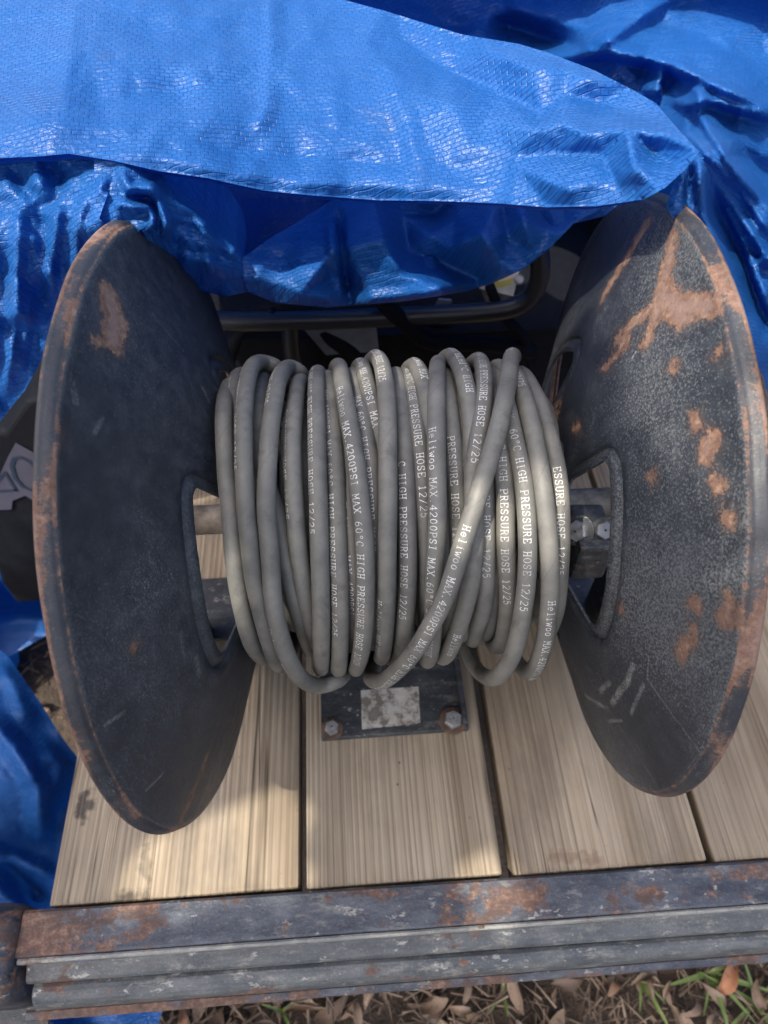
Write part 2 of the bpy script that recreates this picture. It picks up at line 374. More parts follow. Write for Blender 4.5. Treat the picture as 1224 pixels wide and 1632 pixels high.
def mat_label():
    b = NB('worn_label'); c = b.coord(); n = b.noise(c, 42, 6, .72); n2 = b.noise(c, 160, 4)
    col = b.ramp(n, [(.36, (.50, .48, .43)), (.50, (.40, .38, .33)), (.57, (.14, .12, .095)), (.7, (.20, .18, .15))])
    return b.done(b.mix(b.smooth(n2, .55, .7), col, (.34, .32, .28)), .75)
M_LABEL = mat_label()

# ------------------------------------------------------------------ ground
GZ = -.42
def build_ground():
    xs = np.concatenate([[-60, -20, -6, -2.5], np.linspace(-1.4, 1.6, 121), [2.6, 6, 20, 60]])
    ys = np.concatenate([[-60, -20, -5, -1.5], np.linspace(-.6, 1.4, 81), [2.4, 6, 20, 60]])
    V = []; F = []
    for y in ys:
        for x in xs:
            z = GZ + .030*noise.noise((x*4, y*4, 1)) + .012*noise.noise((x*17, y*17, 5)) - .03
            V.append((x, y, z))
    n = len(xs)
    for j in range(len(ys)-1):
        for i in range(n-1): F.append((j*n+i, j*n+i+1, (j+1)*n+i+1, (j+1)*n+i))
    return tag(mesh_obj('ground', V, F, M_GROUND), kind='structure')
ground = build_ground()

# ------------------------------------------------------------------ trailer: planks, rail, channel
trailer = tag(empty('utility_trailer', (0, .3, GZ)), 'trailer bed of weathered wooden planks behind a chipped rusty steel rail', 'trailer')
GAP0 = -.0752; Y0 = .119
def plank(x0, x1, y0s, y1, seed):
    bm = box_bm(x0, x1, y0s, y1, -.036, 0, .003, 2)
    o = bm_obj('plank', bm, M_WOOD, trailer); return o
def railY(x): return Y0 - .010*(x-.05)               # the rail is not quite square to the boards
EDG = [(-.306, GAP0-.0038), (GAP0+.0034, GAP0+.19-.0054), (GAP0+.19+.0050, GAP0+.38-.0034), (GAP0+.38+.003, GAP0+.565), (GAP0+.573, GAP0+.76)]
for i, (a, b_) in enumerate(EDG): plank(a, b_, railY((a+b_)/2)+.003, 1.9, i)
# profile extrusion along X
def extrude_profile(name, prof, x0, x1, mat, parent, skew=-.010, closed=True, n=40, wob=.0006):
    V = []; F = []; k = len(prof)
    for i in range(n+1):
        x = x0+(x1-x0)*i/n
        for j, (y, z) in enumerate(prof):
            V.append((x, y+skew*(x-.05)+wob*noise.noise((x*14, j*3.1, 2)), z+wob*noise.noise((x*11, j*2.3, 8))))
    for i in range(n):
        for j in range(k if closed else k-1):
            F.append((i*k+j, i*k+(j+1) % k, (i+1)*k+(j+1) % k, (i+1)*k+j))
    if closed: F.append(tuple(range(k))); F.append(tuple(n*k+j for j in range(k))[::-1])
    o = mesh_obj(name, V, F, mat, parent, smooth=False)
    bm = bmesh.new(); bm.from_mesh(o.data); bmesh.ops.recalc_face_normals(bm, faces=bm.faces); bm.to_mesh(o.data); bm.free()
    return o
XR0, XR1 = -.325, .86
def rail_part(name, prof, mat, dx=0., n=44, wob=.0006):
    # each profile point: image rows at the left and right end of the rail plus its height
    V = []; F = []; k = len(prof); rows = []
    for (vl, vr, z) in prof:
        pl, pr = at(60, vl, z=z), at(1224, vr, z=z); rows.append((pl, pr, z))
    x0, x1 = XR0+dx, XR1
    for i in range(n+1):
        x = x0+(x1-x0)*i/n
        for j_, (pl, pr, z) in enumerate(rows):
            y = pl.y+(pr.y-pl.y)*(x-pl.x)/(pr.x-pl.x)
            V.append((x, y+wob*noise.noise((x*14, j_*3.1, 2))+wob*.5*noise.noise((x*60, j_*3.1, 2)), z+wob*noise.noise((x*11, j_*2.3, 8))))
    for i in range(n):
        for j_ in range(k): F.append((i*k+j_, i*k+(j_+1) % k, (i+1)*k+(j_+1) % k, (i+1)*k+j_))
    F.append(tuple(range(k))); F.append(tuple(n*k+j_ for j_ in range(k))[::-1])
    o = mesh_obj(name, V, F, mat, trailer, smooth=False)
    bm = bmesh.new(); bm.from_mesh(o.data); bmesh.ops.recalc_face_normals(bm, faces=bm.faces); bm.to_mesh(o.data); bm.free()
    return o
rail_part('top_rail', [(1450, 1370, .0030), (1454, 1374, .0058), (1520, 1434, .0052), (1524, 1438, .0040), (1526, 1440, .0010), (1526, 1440, -.045), (1450, 1370, -.050)], M_RAIL)
rail_part('rail_lip', [(1526.6, 1440.6, .0034), (1530, 1443, .0042), (1535, 1447, .0030), (1536.5, 1448.5, -.001), (1536.5, 1448.5, -.012), (1526.6, 1440.6, -.012)], M_LIP, .002)
rail_part('channel_web', [(1537, 1449, -.0085), (1542, 1453, -.0095), (1562, 1477, -.0125), (1566, 1481, -.0150), (1567, 1482, -.020), (1560, 1478, -.032), (1537, 1449, -.032)], M_CHAN, .006)
rail_part('channel_bead', [(1563, 1480, -.0240), (1567, 1484, -.0222), (1574, 1490, -.0212), (1582, 1496.5, -.0215), (1590, 1502.5, -.0228), (1597, 1508, -.0252), (1604, 1513.5, -.0292), (1609, 1517.5, -.0345), (1611, 1519, -.0410), (1611, 1519, -.052), (1563, 1480, -.054)], M_CHAN, .010)
rail_part('bottom_lip', [(1609, 1517, -.0500), (1613, 1521, -.0488), (1625, 1531, -.0500), (1627, 1533, -.0530), (1609, 1517, -.0555)], M_RAIL, -.004)
# corner post and side tube on the left
def corner():
    bm = bmesh.new()
    prof = []
    for k in range(13):
        a = math.pi*k/12; prof.append((.092-.040*math.cos(a), -.012+.030*math.sin(a)))
    prof += [(.132, -.070), (.052, -.070)]
    V = []; F = []; k = len(prof); xs = [-.62, -.50, -.40, -.352, -.336, -.328, -.3255]
    for i, x in enumerate(xs):
        s = [1, 1, 1, 1, .97, .90, .78][i]
        for (y, z) in prof: V.append((x, .092+(y-.092)*s+.12*(x+.33)*-.25, -.03+(z+.03)*s))
    for i in range(len(xs)-1):
        for j in range(k): F.append((i*k+j, i*k+(j+1) % k, (i+1)*k+(j+1) % k, (i+1)*k+j))
    F.append(tuple((len(xs)-1)*k+j for j in range(k)))
    bm.free()
    mesh_obj('side_rail', V, F, mat_rail('side_paint', .02, .10, (.06, .068, .085), (.016, .019, .028)), trailer)
    bm_obj('side_flange', box_bm(-.60, -.318, .030, .058, -.082, -.076, .001), M_CHAN, trailer)
corner()
# underframe legs carrying the bed (hidden from here, they keep it off the ground)
for x in (-.27, .42):
    bm_obj('cross_member', box_bm(x-.02, x+.02, .13, 1.85, -.10, -.038, .002), M_DARKSTEEL, trailer)
for x in (-.27, .42):
    for y in (.10, 1.75): bm_obj('jack_leg', box_bm(x-.022, x+.022, y+.03, y+.075, GZ-.06, -.101, .002), M_DARKSTEEL, trailer)

# ------------------------------------------------------------------ hose reel
C0 = Vector((0, .3591, .2537))
def nrm(ay, az): return Vector((math.cos(ay)*math.cos(az), math.sin(ay)*math.cos(az), math.sin(az)))
reel = tag(empty('hose_reel', (.036, .359, 0)), 'black steel hose reel with two chipped cone-shaped side plates on wooden planks', 'hose reel')
def basis(n):
    a = (Vector((0, 0, 1))-n*n.z).normalized(); b = a.cross(n)      # b towards +Y ; n x b = a
    return a, b
FL = {-1: (nrm(-.0487, .0556), -.1395), 1: (nrm(-.0376, 0.), .2090)}
CSL = .348; RC = .230
def cone_hit(u, v, side):
    n, xr = FL[side]; a, b = basis(n); sg = 1 if side < 0 else -1; c = C0+Vector((xr, 0, 0)); d = ray(u, v)
    ts = np.linspace(.2, 1.2, 2500); Q = np.outer(ts, np.array(d))+np.array(CAM-c)
    ax = Q@np.array(n); rad = np.linalg.norm(Q-np.outer(ax, np.array(n)), axis=1); f = ax*sg-(RC-rad)*CSL
    i = np.where((f[:-1] > 0) & (f[1:] <= 0))[0]
    if len(i) == 0: return None
    q = Q[i[0]]; return (float(q@np.array(b)), float(q@np.array(a)))     # local (y, z)
WR0, WR1 = .062, .1345
def window_contour(phi0, inset):
    # rounded kidney opening between two radii; inset shrinks it
    r0, r1 = WR0+inset, WR1-inset; half = R_(39.5); pts = []; cr = .022
    def arc(cx_, cy2, a0, a1, r, k):
        return [(cx_+r*math.cos(a0+(a1-a0)*i/k), cy2+r*math.sin(a0+(a1-a0)*i/k)) for i in range(k+1)]
    rr = max(cr-inset, .006); out = []
    dth = lambda r: half-inset/r
    # outer arc
    th1 = dth(r1-rr)-rr/(r1-rr)
    for i in range(19): t = -th1+2*th1*i/18; out.append((r1*math.sin(t), r1*math.cos(t)))
    def corner_pts(sgn, rc_, outer):
        t = (dth(rc_)-rr/rc_)*sgn; cx2, cy3 = rc_*math.sin(t), rc_*math.cos(t); res = []
        for i in range(1, 6):
            f = i/6; ang = (f if outer else 1+f)*math.pi/2
            # direction from radial outward rotating to tangential
            rad = (math.sin(t), math.cos(t)); tan = (math.cos(t)*sgn, -math.sin(t)*sgn)
            res.append((cx2+rr*(rad[0]*math.cos(ang)+tan[0]*math.sin(ang)), cy3+rr*(rad[1]*math.cos(ang)+tan[1]*math.sin(ang))))
        return res
    out += corner_pts(1, r1-rr, True); out += corner_pts(1, r0+rr, False)
    th0 = dth(r0+rr)-rr/(r0+rr)
    for i in range(9): t = th0-2*th0*i/8; out.append((r0*math.sin(t), r0*math.cos(t)))
    out += corner_pts(-1, r0+rr, False)[::-1]; out += corner_pts(-1, r1-rr, True)[::-1]
    # rotate: phi measured from +z towards -y
    return [(-(x*math.cos(phi0)+y*math.sin(phi0)), -x*math.sin(phi0)+y*math.cos(phi0)) for x, y in out]
def seg_d(P, a, b):
    P = np.asarray(P); a = np.array(a); b = np.array(b); ba = b-a; h = np.clip(((P-a)@ba)/max(ba@ba, 1e-12), 0, 1)
    return np.linalg.norm(P-a-np.outer(h, ba), axis=1)
def poly_dist(P, poly):
    d = np.full(len(P), 9.); poly = np.array(poly)
    ins = np.zeros(len(P), bool)
    for i in range(len(poly)):
        a, b = poly[i], poly[(i+1) % len(poly)]; d = np.minimum(d, seg_d(P, a, b))
        cond = ((a[1] > P[:, 1]) != (b[1] > P[:, 1])); xi = (b[0]-a[0])*(P[:, 1]-a[1])/(b[1]-a[1]+1e-15)+a[0]
        ins ^= cond & (P[:, 0] < xi)
    return np.where(ins, -d, d)
def flange(side, blobs, mat, phis, rimrust):
    n, xr = FL[side]; a, b = basis(n); sg = 1 if side < 0 else -1
    pts = []; edges = []
    def ring(poly, closed=True):
        s = len(pts); pts.extend(poly)
        for i in range(len(poly)): edges.append((s+i, s+(i+1) % len(poly)))
    NS = 288
    def circ(r): return [(r*math.cos(2*math.pi*i/NS), r*math.sin(2*math.pi*i/NS)) for i in range(NS)]
    rims = [RC, RC-.0025, RC-.006]
    for r in rims: ring(circ(r))
    LIP = [0, .0012, .0022, .0035, .008, .0125]
    wins = [[window_contour(p, i) for i in LIP] for p in phis]
    for w in wins:
        for c in w: ring(c)
    ring([(.030*math.cos(2*math.pi*i/48), .030*math.sin(2*math.pi*i/48)) for i in range(48)])
    # filler
    r = .036
    fill = []
    while r < RC-.008:
        k = int(2*math.pi*r/.0042); ph = random.random()
        fill += [(r*math.cos(2*math.pi*(i+ph)/k), r*math.sin(2*math.pi*(i+ph)/k)) for i in range(k)]; r += .0040
    fill = np.array(fill); keep = np.ones(len(fill), bool)
    for w in wins: 
        keep &= poly_dist(fill, w[0]) > .0018
    pts += [tuple(p) for p in fill[keep]]
    vs_, _, fs, *_ = delaunay_2d_cdt([Vector(p) for p in pts], edges, [], 0, 1e-6)
    P = np.array([tuple(v) for v in vs_])
    rad = np.linalg.norm(P, axis=1)
    dw0 = np.min([poly_dist(P, w[0]) for w in wins], axis=0)
    h = (RC-rad)*CSL
    h = np.where(rad < .055, (RC-.055)*CSL, h)
    inset = np.clip(-dw0, 0, None)
    h = h - np.interp(inset, [0, .0012, .0022, .0035, .008, .0125, .02], [0, .0012, .0034, .0036, .0016, -.0006, -.001])
    bead = np.exp(-((dw0-.0030)/.0022)**2)*.0009; h = h+bead
    h = h + .0014*np.exp(-((rad-(RC-.0012))/.0016)**2)
    h = h + np.array([.0012*noise.noise((p[0]*16, p[1]*16, side*3.)) for p in P])
    rust = np.full(len(P), -.02)
    for (p1, p2, w) in blobs:
        q1 = cone_hit(*p1, side); q2 = cone_hit(*p2, side)
        if q1 is None or q2 is None: continue
        rust = np.maximum(rust, w*.00044-seg_d(P, q1, q2))
    rust = np.maximum(rust, np.where(rad > RC-.0012, rimrust+.0035, -.02))
    dust_light = np.array([.5+.9*noise.noise((p[0]*7+4, p[1]*7, side*5.)) for p in P])
    if side > 0:
        for (px, w, k) in (((1080, 620), .055, .55), ((1150, 900), .05, .25), ((1185, 760), .04, .2), ((1060, 420), .03, .2), ((1100, 1100), .06, .15)):
            q = cone_hit(*px, side)
            if q: dust_light += k*np.exp(-((P[:, 0]-q[0])**2+(P[:, 1]-q[1])**2)/w**2)
        q = cone_hit(900, 560, side)
        if q: dust_light -= .5*np.exp(-((P[:, 0]-q[0])**2+(P[:, 1]-q[1])**2)/.08**2)
    dust_light += .30*np.exp(-((RC-rad)/.008)**2); dust_light += np.where((inset > .003), .30, 0)  # rim dust, plus a paler window lip painted as if catching light
    CT = np.array([P[list(f)].mean(0) for f in fs]); C = np.min([poly_dist(CT, w[-1]) for w in wins], axis=0)
    fr = np.linalg.norm(CT, axis=1)
    F = [tuple(f) for f, c, rr in zip(fs, C, fr) if c > 0 and rr > .0295 and rr < RC]
    V = [(sg*hh, p[0], p[1]) for hh, p in zip(h, P)]
    rust = list(rust); dust_light = list(dust_light)
    # turned rim: cylinder folded outwards with a rolled edge
    prof = [(-.0002, RC+.0005), (-.0009, RC+.0016), (-.0021, RC+.0024), (-.0042, RC+.0030), (-.0061, RC+.0036), (-.0070, RC+.0041), (-.0077, RC+.0039), (-.0078, RC+.0026), (-.0070, RC+.0012), (-.0058, RC+.0006)]
    order = sorted(range(len(P)), key=lambda i: -rad[i])
    rimv = [i for i in range(len(P)) if rad[i] > RC-1e-5]; rimv.sort(key=lambda i: math.atan2(P[i][1], P[i][0]))
    prev = rimv
    for j, (hx, rr) in enumerate(prof):
        cur = []
        for i in rimv:
            t = math.atan2(P[i][1], P[i][0]); wobb = .0008*noise.noise((math.cos(t)*6, math.sin(t)*6, side))
            cur.append(len(V)); V.append((sg*(hx+wobb), rr*math.cos(t), rr*math.sin(t)))
            nz = noise.noise((math.cos(t)*5+side, math.sin(t)*5, hx*90))
            rust.append(rimrust+(.0065*max(0, -math.sin(t)-.1)*max(0, -math.cos(t)+.35) if side < 0 else 0)+.012*nz+(.0045 if j in (5, 6, 7) else 0)+(.003 if j < 1 else 0)); dust_light.append(.45+.6*nz)
        k = len(cur)
        for q in range(k): F.append((prev[q], prev[(q+1) % k], cur[(q+1) % k], cur[q]))
        prev = cur
    me = bpy.data.meshes.new('side_plate'); me.from_pydata(V, [], F); me.update()
    for nm, arr in (('rust', rust), ('dust_light', dust_light)):
        at_ = me.attributes.new(nm, 'FLOAT', 'POINT'); at_.data.foreach_set('value', np.array(arr, dtype=np.float32))
    bm = bmesh.new(); bm.from_mesh(me); bmesh.ops.recalc_face_normals(bm, faces=bm.faces)
    bm.to_mesh(me); bm.free()
    me.polygons.foreach_set('use_smooth', [True]*len(me.polygons)); me.materials.append(mat)
    o = bpy.data.objects.new('side_plate', me); scene.collection.objects.link(o)
    c = C0+Vector((xr, 0, 0)); o.parent = reel; o.matrix_parent_inverse = Matrix.Translation(-reel.location)
    o.matrix_basis = Matrix(((n.x, b.x, a.x, c.x), (n.y, b.y, a.y, c.y), (n.z, b.z, a.z, c.z), (0, 0, 0, 1)))
    md = o.modifiers.new('thickness', 'SOLIDIFY'); md.thickness = .0022; md.offset = 0
    return o
RB = [((1035, 355), (1000, 415), 8), ((1000, 415), (962, 475), 8), ((1075, 372), (1062, 430), 10), ((1062, 430), (1048, 505), 15), ((1048, 505), (1032, 545), 9), ((1092, 488), (1138, 490), 15), ((1062, 470), (1092, 505), 17),
      ((1040, 490), (985, 540), 9), ((1002, 545), (965, 587), 6), ((1110, 668), (1112, 680), 8), ((1134, 700), (1128, 722), 13), ((1143, 768), (1146, 774), 11), ((1160, 825), (1162, 830), 9), ((1041, 760), (1044, 763), 6),
      ((1107, 960), (1110, 962), 9), ((1165, 975), (1160, 985), 13), ((1160, 947), (1162, 949), 6), ((1100, 1020), (1086, 1042), 9), ((1106, 1003), (1107, 1008), 7), ((990, 967), (992, 968), 6), ((918, 680), (922, 684), 7),
      ((893, 625), (890, 650), 12), ((884, 660), (885, 725), 16), ((1146, 560), (1148, 565), 5), ((1072, 585), (1075, 588), 6)]
LB = [((172, 470), (180, 545), 17), ((160, 545), (152, 548), 7), ((190, 500), (192, 530), 10), ((213, 1032), (216, 1030), 5), ((305, 1262), (285, 1305), 8), ((330, 1200), (315, 1240), 5), ((95, 700), (96, 701), 3)]
def px_segs(lst, side):
    out = []
    for (p1, p2, w, k) in lst:
        q1, q2 = cone_hit(*p1, side), cone_hit(*p2, side)
        if q1 and q2: out.append((q1, q2, w*.00044, k))
    return out
SR = px_segs([((1010, 1060), (1003, 1085), 7, .9), ((1003, 1085), (978, 1122), 8, .9), ((974, 1088), (958, 1102), 6, .8), ((1028, 1092), (1008, 1138), 5, .7), ((935, 1108), (972, 1130), 6, .8), ((970, 1149), (994, 1148), 4, .8),
              ((975, 1132), (1046, 1246), 1.6, .8), ((1036, 1046), (1034, 1082), 2.2, .6), ((1034, 1082), (1118, 1197), 1.6, .8), ((1000, 850), (996, 1000), 1.2, .5), ((930, 445), (920, 462), 3, .9), ((1016, 560), (1010, 570), 3, .9)], 1)
SL_ = px_segs([((165, 1155), (195, 1135), 4, .6), ((150, 690), (160, 668), 5, .35), ((110, 600), (118, 640), 7, .35), ((310, 1045), (315, 1075), 6, .4), ((285, 1010), (292, 1045), 6, .3), ((230, 1260), (260, 1230), 3, .6), ((320, 620), (330, 640), 5, .5), ((240, 500), (290, 560), 1.5, .4)], -1)
M_FL_L = mat_flange('flange_paint_left', .16, .10, SL_); M_FL_R = mat_flange('flange_paint_right', .14, .20, SR)
PH = [R_(57.5), R_(177.5), R_(297.5)]
fl_l = flange(-1, LB, M_FL_L, PH, -.0040); fl_l['label'] = 'dark side plate with one rust patch near its top'
fl_r = flange(1, RB, M_FL_R, PH, -.0044); fl_r['label'] = 'dusty side plate flaking with many rust patches'

AX = nrm(-.043, .028); AA = (Vector((0, 0, 1))-AX*AX.z).normalized(); BB = AX.cross(AA)   # BB towards -Y
def cyl(x, phi, r): return C0 + AX*x + (AA*math.cos(phi)+BB*math.sin(phi))*r
def rod(name, x0, x1, r, mat, seg=24, phi=0, rad=0):
    V, F = tube([cyl(x0, phi, rad), cyl(x0+(x1-x0)*.5, phi, rad), cyl(x1, phi, rad)], r, seg); return mesh_obj(name, V, F, mat, reel)
rod('axle', -.19, .262, .0125, M_STEEL)
rod('axle_collar', -.094, -.076, .030, M_DARKSTEEL)
rod('axle_collar', .146, .166, .030, M_DARKSTEEL)
for k in range(6): rod('tie_bar', -.080, .150, .006, M_DARKSTEEL, 10, R_(60*k+10), .088)
# bearing uprights outside the plates and the feet
for x in (-.182, .254):
    bm_obj('upright', box_bm(x-.006, x+.006, .325, .395, .0075, .285, .002), M_DARKSTEEL, reel)
    rod('bearing', x-.016, x+.016, .026, M_DARKSTEEL, 24)
bm_obj('cross_bar', box_bm(-.200, .272, .38, .46, .0010, .0070, .001), M_DARKSTEEL, reel)
# swivel seen through the right-hand window
sw = bm_obj('swivel_block', box_bm(.168, .196, .300, .352, .222, .268, .003), M_DARKSTEEL, reel)
def hexbolt(parent, loc, axis, r, h, mat, washer=True, name='bolt', wm=M_DARKSTEEL):
    q = Vector((0, 0, 1)).rotation_difference(Vector(axis)).to_matrix().to_4x4(); M = Matrix.Translation(Vector(loc)) @ q
    V = []; F = []
    for (rr, hh) in ((r, 0), (r, h*.8), (r*.88, h), (0.001, h*1.0)):
        for k in range(6): a = math.pi/3*k+.3; V.append(M @ Vector((rr*math.cos(a), rr*math.sin(a), hh)))
    for i in range(3):
        for k in range(6): F.append((i*6+k, i*6+(k+1) % 6, (i+1)*6+(k+1) % 6, (i+1)*6+k))
    o = mesh_obj(name, V, F, mat, parent, smooth=False)
    if washer: lathe_obj('washer', [(r*1.5, -.0016), (r*1.5, 0), (r*1.4, .0004), (r*.5, .0004)], wm, o, M, 20)
    return o
hexbolt(reel, (.170, .318, .268), (-.55, -.5, .6), .0085, .008, M_BOLT, True)
hexbolt(reel, (.190, .315, .270), (-.2, -.5, .8), .0075, .005, M_GREYP, True)
q = cyl(.146, R_(2), .082); hexbolt(reel, q, (-1, -.3, .35), .0050, .006, M_BOLT, False)
# base plate with label and bolts
PL = [at(512, 1178, z=.009), at(748, 1161, z=.009)]
yp0 = (PL[0].y+PL[1].y)/2
px0, px1 = PL[0].x, PL[1].x
base = bm_obj('base_plate', box_bm(px0, px1, yp0, .54, .0012, .0088, .0015), M_DARKSTEEL, reel)
bm_obj('plate_flange', box_bm(px1-.007, px1-.001, yp0+.004, .53, .0092, .018, .001), M_DARKSTEEL, reel)
bm_obj('plate_flange', box_bm(px0+.001, px0+.007, yp0+.050, .53, .0092, .018, .001), M_DARKSTEEL, reel)
for (u, v, r) in ((529, 1160, .0075), (722, 1147, .0095)):
    p = at(u, v, z=.013); hexbolt(reel, (p.x, p.y, .0108), (0.02, -.05, 1), r, .0075, M_BOLT, wm=mat_plain('rust_dark', (.09, .055, .038), .9, 0, .001, 140, .5))
# label
L4 = [at(577, 1164, z=.0092), at(670, 1155, z=.0092), at(667, 1094, z=.0092), at(575, 1100, z=.0092)]
def label_mesh():
    V = []; F = []; n = 16
    for j in range(n+1):
        for i in range(n+1):
            s, t = i/n, j/n; p = (L4[0]*(1-s)+L4[1]*s)*(1-t)+(L4[3]*(1-s)+L4[2]*s)*t
            if j == 0: p = p+Vector((0, .0026*max(0, noise.noise((i*.9, 3, 1)))+.001, 0))
            p.z = .0091+.0002*noise.noise((i*.6, j*.6, 4)); V.append(p)
    V = [Vector(v) for v in V]
    for j in range(n):
        for i in range(n): F.append((j*(n+1)+i, j*(n+1)+i+1, (j+1)*(n+1)+i+1, (j+1)*(n+1)+i))
    o = mesh_obj('label', V, F, M_LABEL, reel); o['label'] = 'worn dirty white paper label on the base plate'
label_mesh()

# ------------------------------------------------------------------ hose
HR = .00635
ST = {
 'S1': ([(366, 600), (360, 632), (357, 660), (357, 689), (362, 775), (367, 810), (372, 883), (383, 957), (401, 1026), (421, 1051)], [.112, .118, .122, .122, .122, .122, .122, .122, .120, .117]),
 'S1b': ([(386, 590), (377, 603), (371, 635), (370, 680), (376, 760), (384, 840), (395, 930), (418, 1010)], [.118, .118, .117, .113, .110, .108, .107, .106]),
 'S2': ([(438, 566), (418, 563), (401, 585), (391, 628), (388, 689), (389, 751), (392, 812), (397, 859), (404, 920), (415, 969), (428, 1018), (440, 1055), (450, 1066)], [.123, .1265, .129, .131, .132, .132, .131, .131, .130, .130, .128, .125, .122]),
 'S3': ([(477, 585), (459, 580), (445, 602), (438, 634), (430, 689), (426, 751), (424, 812), (428, 859), (432, 908), (435, 957), (445, 1006), (460, 1050), (482, 1083), (511, 1096), (546, 1090)], [.118, .122, .127, .129, .131, .131, .131, .131, .132, .134, .136, .138, .139, .139, .134]),
 'S3b': ([(424, 592), (417, 600), (413, 640), (414, 720), (428, 780), (443, 820), (452, 871), (462, 920), (477, 981), (497, 1043)], [.114, .115, .115, .112, .110, .111, .113, .114, .115, .113]),
 'S4': ([(480, 604), (475, 614), (470, 648), (466, 702), (467, 763), (471, 824), (475, 871), (482, 920), (489, 969), (499, 1006)], [.111, .114, .118, .120, .121, .121, .120, .119, .117, .113]),
 'S5': ([(507, 590), (505, 600), (504, 636), (505, 689), (506, 751), (508, 812), (509, 871), (511, 933), (512, 994), (512, 1050), (511, 1070)], [.117, .119, .122, .124, .125, .126, .126, .127, .128, .128, .127]),
 'S6': ([(522, 596), (526, 612), (531, 677), (536, 751), (538, 812), (540, 871), (542, 933), (543, 994), (541, 1052), (539, 1074)], [.113, .114, .115, .118, .120, .122, .124, .126, .128, .128]),
 'S7': ([(534, 588), (541, 583), (547, 620), (557, 677), (568, 738), (575, 800), (580, 850), (582, 900), (582, 950), (580, 1000), (575, 1043), (566, 1074)], [.119, .122, .126, .129, .131, .132, .132, .132, .132, .132, .131, .129]),
 'S7b': ([(548, 600), (551, 680), (554, 760), (556, 816), (561, 880), (566, 940), (566, 1010), (560, 1040)], [.110, .110, .112, .115, .117, .117, .115, .110]),
 'S8': ([(560, 592), (565, 600), (576, 645), (585, 702), (593, 763), (597, 824), (600, 900), (600, 980), (596, 1030)], [.113, .115, .118, .120, .120, .118, .114, .112, .110]),
 'S9': ([(570, 584), (577, 583), (584, 608), (592, 640), (600, 670), (608, 720), (614, 800), (620, 900), (622, 990), (620, 1030)], [.119, .121, .122, .122, .120, .116, .112, .110, .110, .110]),
 'S10': ([(588, 572), (598, 562), (608, 580), (614, 612), (617, 652), (618, 726), (618, 800), (617, 871), (616, 933), (614, 994), (611, 1036), (607, 1050)], [.122, .1265, .129, .131, .132, .132, .131, .130, .128, .125, .122, .120]),
 'S11': ([(630, 590), (634, 608), (642, 677), (647, 751), (649, 824), (650, 884), (649, 945), (644, 1006), (634, 1055), (622, 1080)], [.113, .116, .119, .120, .120, .120, .120, .121, .122, .119]),
 'S12': ([(650, 592), (654, 602), (660, 645), (668, 702), (674, 763), (678, 824), (682, 890), (682, 960), (676, 1030)], [.112, .115, .118, .119, .119, .117, .114, .112, .110]),
 'S12b': ([(647, 592), (660, 582), (671, 598), (679, 632), (686, 680), (694, 740), (704, 820), (708, 900), (704, 1000)], [.117, .121, .123, .122, .119, .114, .111, .110, .109]),
 'S13': ([(700, 576), (697, 583), (696, 622), (695, 689), (696, 751), (697, 812), (696, 860), (692, 908), (690, 957), (690, 1006), (686, 1043), (681, 1058)], [.120, .123, .127, .130, .131, .131, .130, .129, .128, .126, .125, .124]),
 'S14': ([(708, 596), (714, 622), (720, 677), (726, 751), (730, 820), (731, 900), (725, 980), (712, 1025)], [.113, .116, .118, .118, .116, .114, .112, .110]),
 'S15': ([(703, 572), (717, 563), (732, 582), (743, 615), (750, 655), (752, 702), (748, 760), (742, 830), (736, 900), (725, 970), (712, 1020)], [.120, .125, .127, .127, .125, .121, .117, .115, .114, .113, .112]),
 'S15b': ([(722, 600), (728, 640), (736, 700), (742, 760), (748, 830), (750, 900), (746, 980), (738, 1010)], [.112, .113, .113, .111, .109, .107, .106, .106]),
 'S16': ([(751, 580), (764, 573), (771, 596), (771, 632), (766, 677), (758, 726), (754, 763), (756, 810), (757, 859), (752, 920), (737, 982), (717, 1036), (705, 1050)], [.117, .1215, .124, .126, .127, .127, .126, .125, .125, .125, .125, .124, .122]),
 'S17': ([(772, 600), (774, 680), (774, 760), (775, 835), (775, 884), (774, 940), (768, 980), (760, 996)], [.110, .112, .113, .114, .115, .115, .114, .112]),
 'S23': ([(782, 592), (795, 584), (806, 600), (810, 640), (806, 700), (800, 760), (792, 850), (788, 940), (780, 1000)], [.113, .115, .115, .112, .109, .107, .106, .106, .106]),
 'S18': ([(820, 566), (815, 568), (810, 606), (801, 653), (789, 702), (774, 751), (757, 805), (740, 859), (725, 908), (708, 957), (688, 994), (666, 1031), (639, 1063), (610, 1086), (588, 1090)], [.121, .1245, .131, .137, .141, .143, .143, .143, .143, .143, .143, .142, .141, .139, .135]),
 'S19': ([(792, 610), (796, 650), (800, 697), (804, 751), (806, 812), (806, 859), (808, 908), (810, 945), (808, 982), (801, 1020), (790, 1036)], [.112, .115, .118, .120, .121, .121, .120, .119, .118, .117, .115]),
 'S20': ([(797, 596), (803, 622), (811, 655), (821, 702), (832, 751), (838, 800), (841, 859), (840, 920), (834, 969), (826, 1014), (813, 1053), (791, 1080), (769, 1076), (752, 1056), (742, 1031)], [.113, .117, .121, .125, .128, .130, .131, .132, .134, .137, .140, .142, .140, .135, .128]),
 'S21': ([(814, 588), (823, 602), (835, 632), (845, 668), (855, 714), (865, 775), (871, 824), (874, 859), (877, 920), (875, 969), (868, 1022), (857, 1056), (845, 1072), (831, 1066)], [.115, .119, .123, .126, .129, .131, .132, .132, .133, .134, .136, .138, .137, .131]),
 'S22': ([(850, 625), (862, 650), (876, 700), (888, 750), (893, 800), (894, 860), (891, 920), (885, 975), (872, 1010)], [.112, .115, .118, .119, .119, .118, .117, .116, .114]),
}
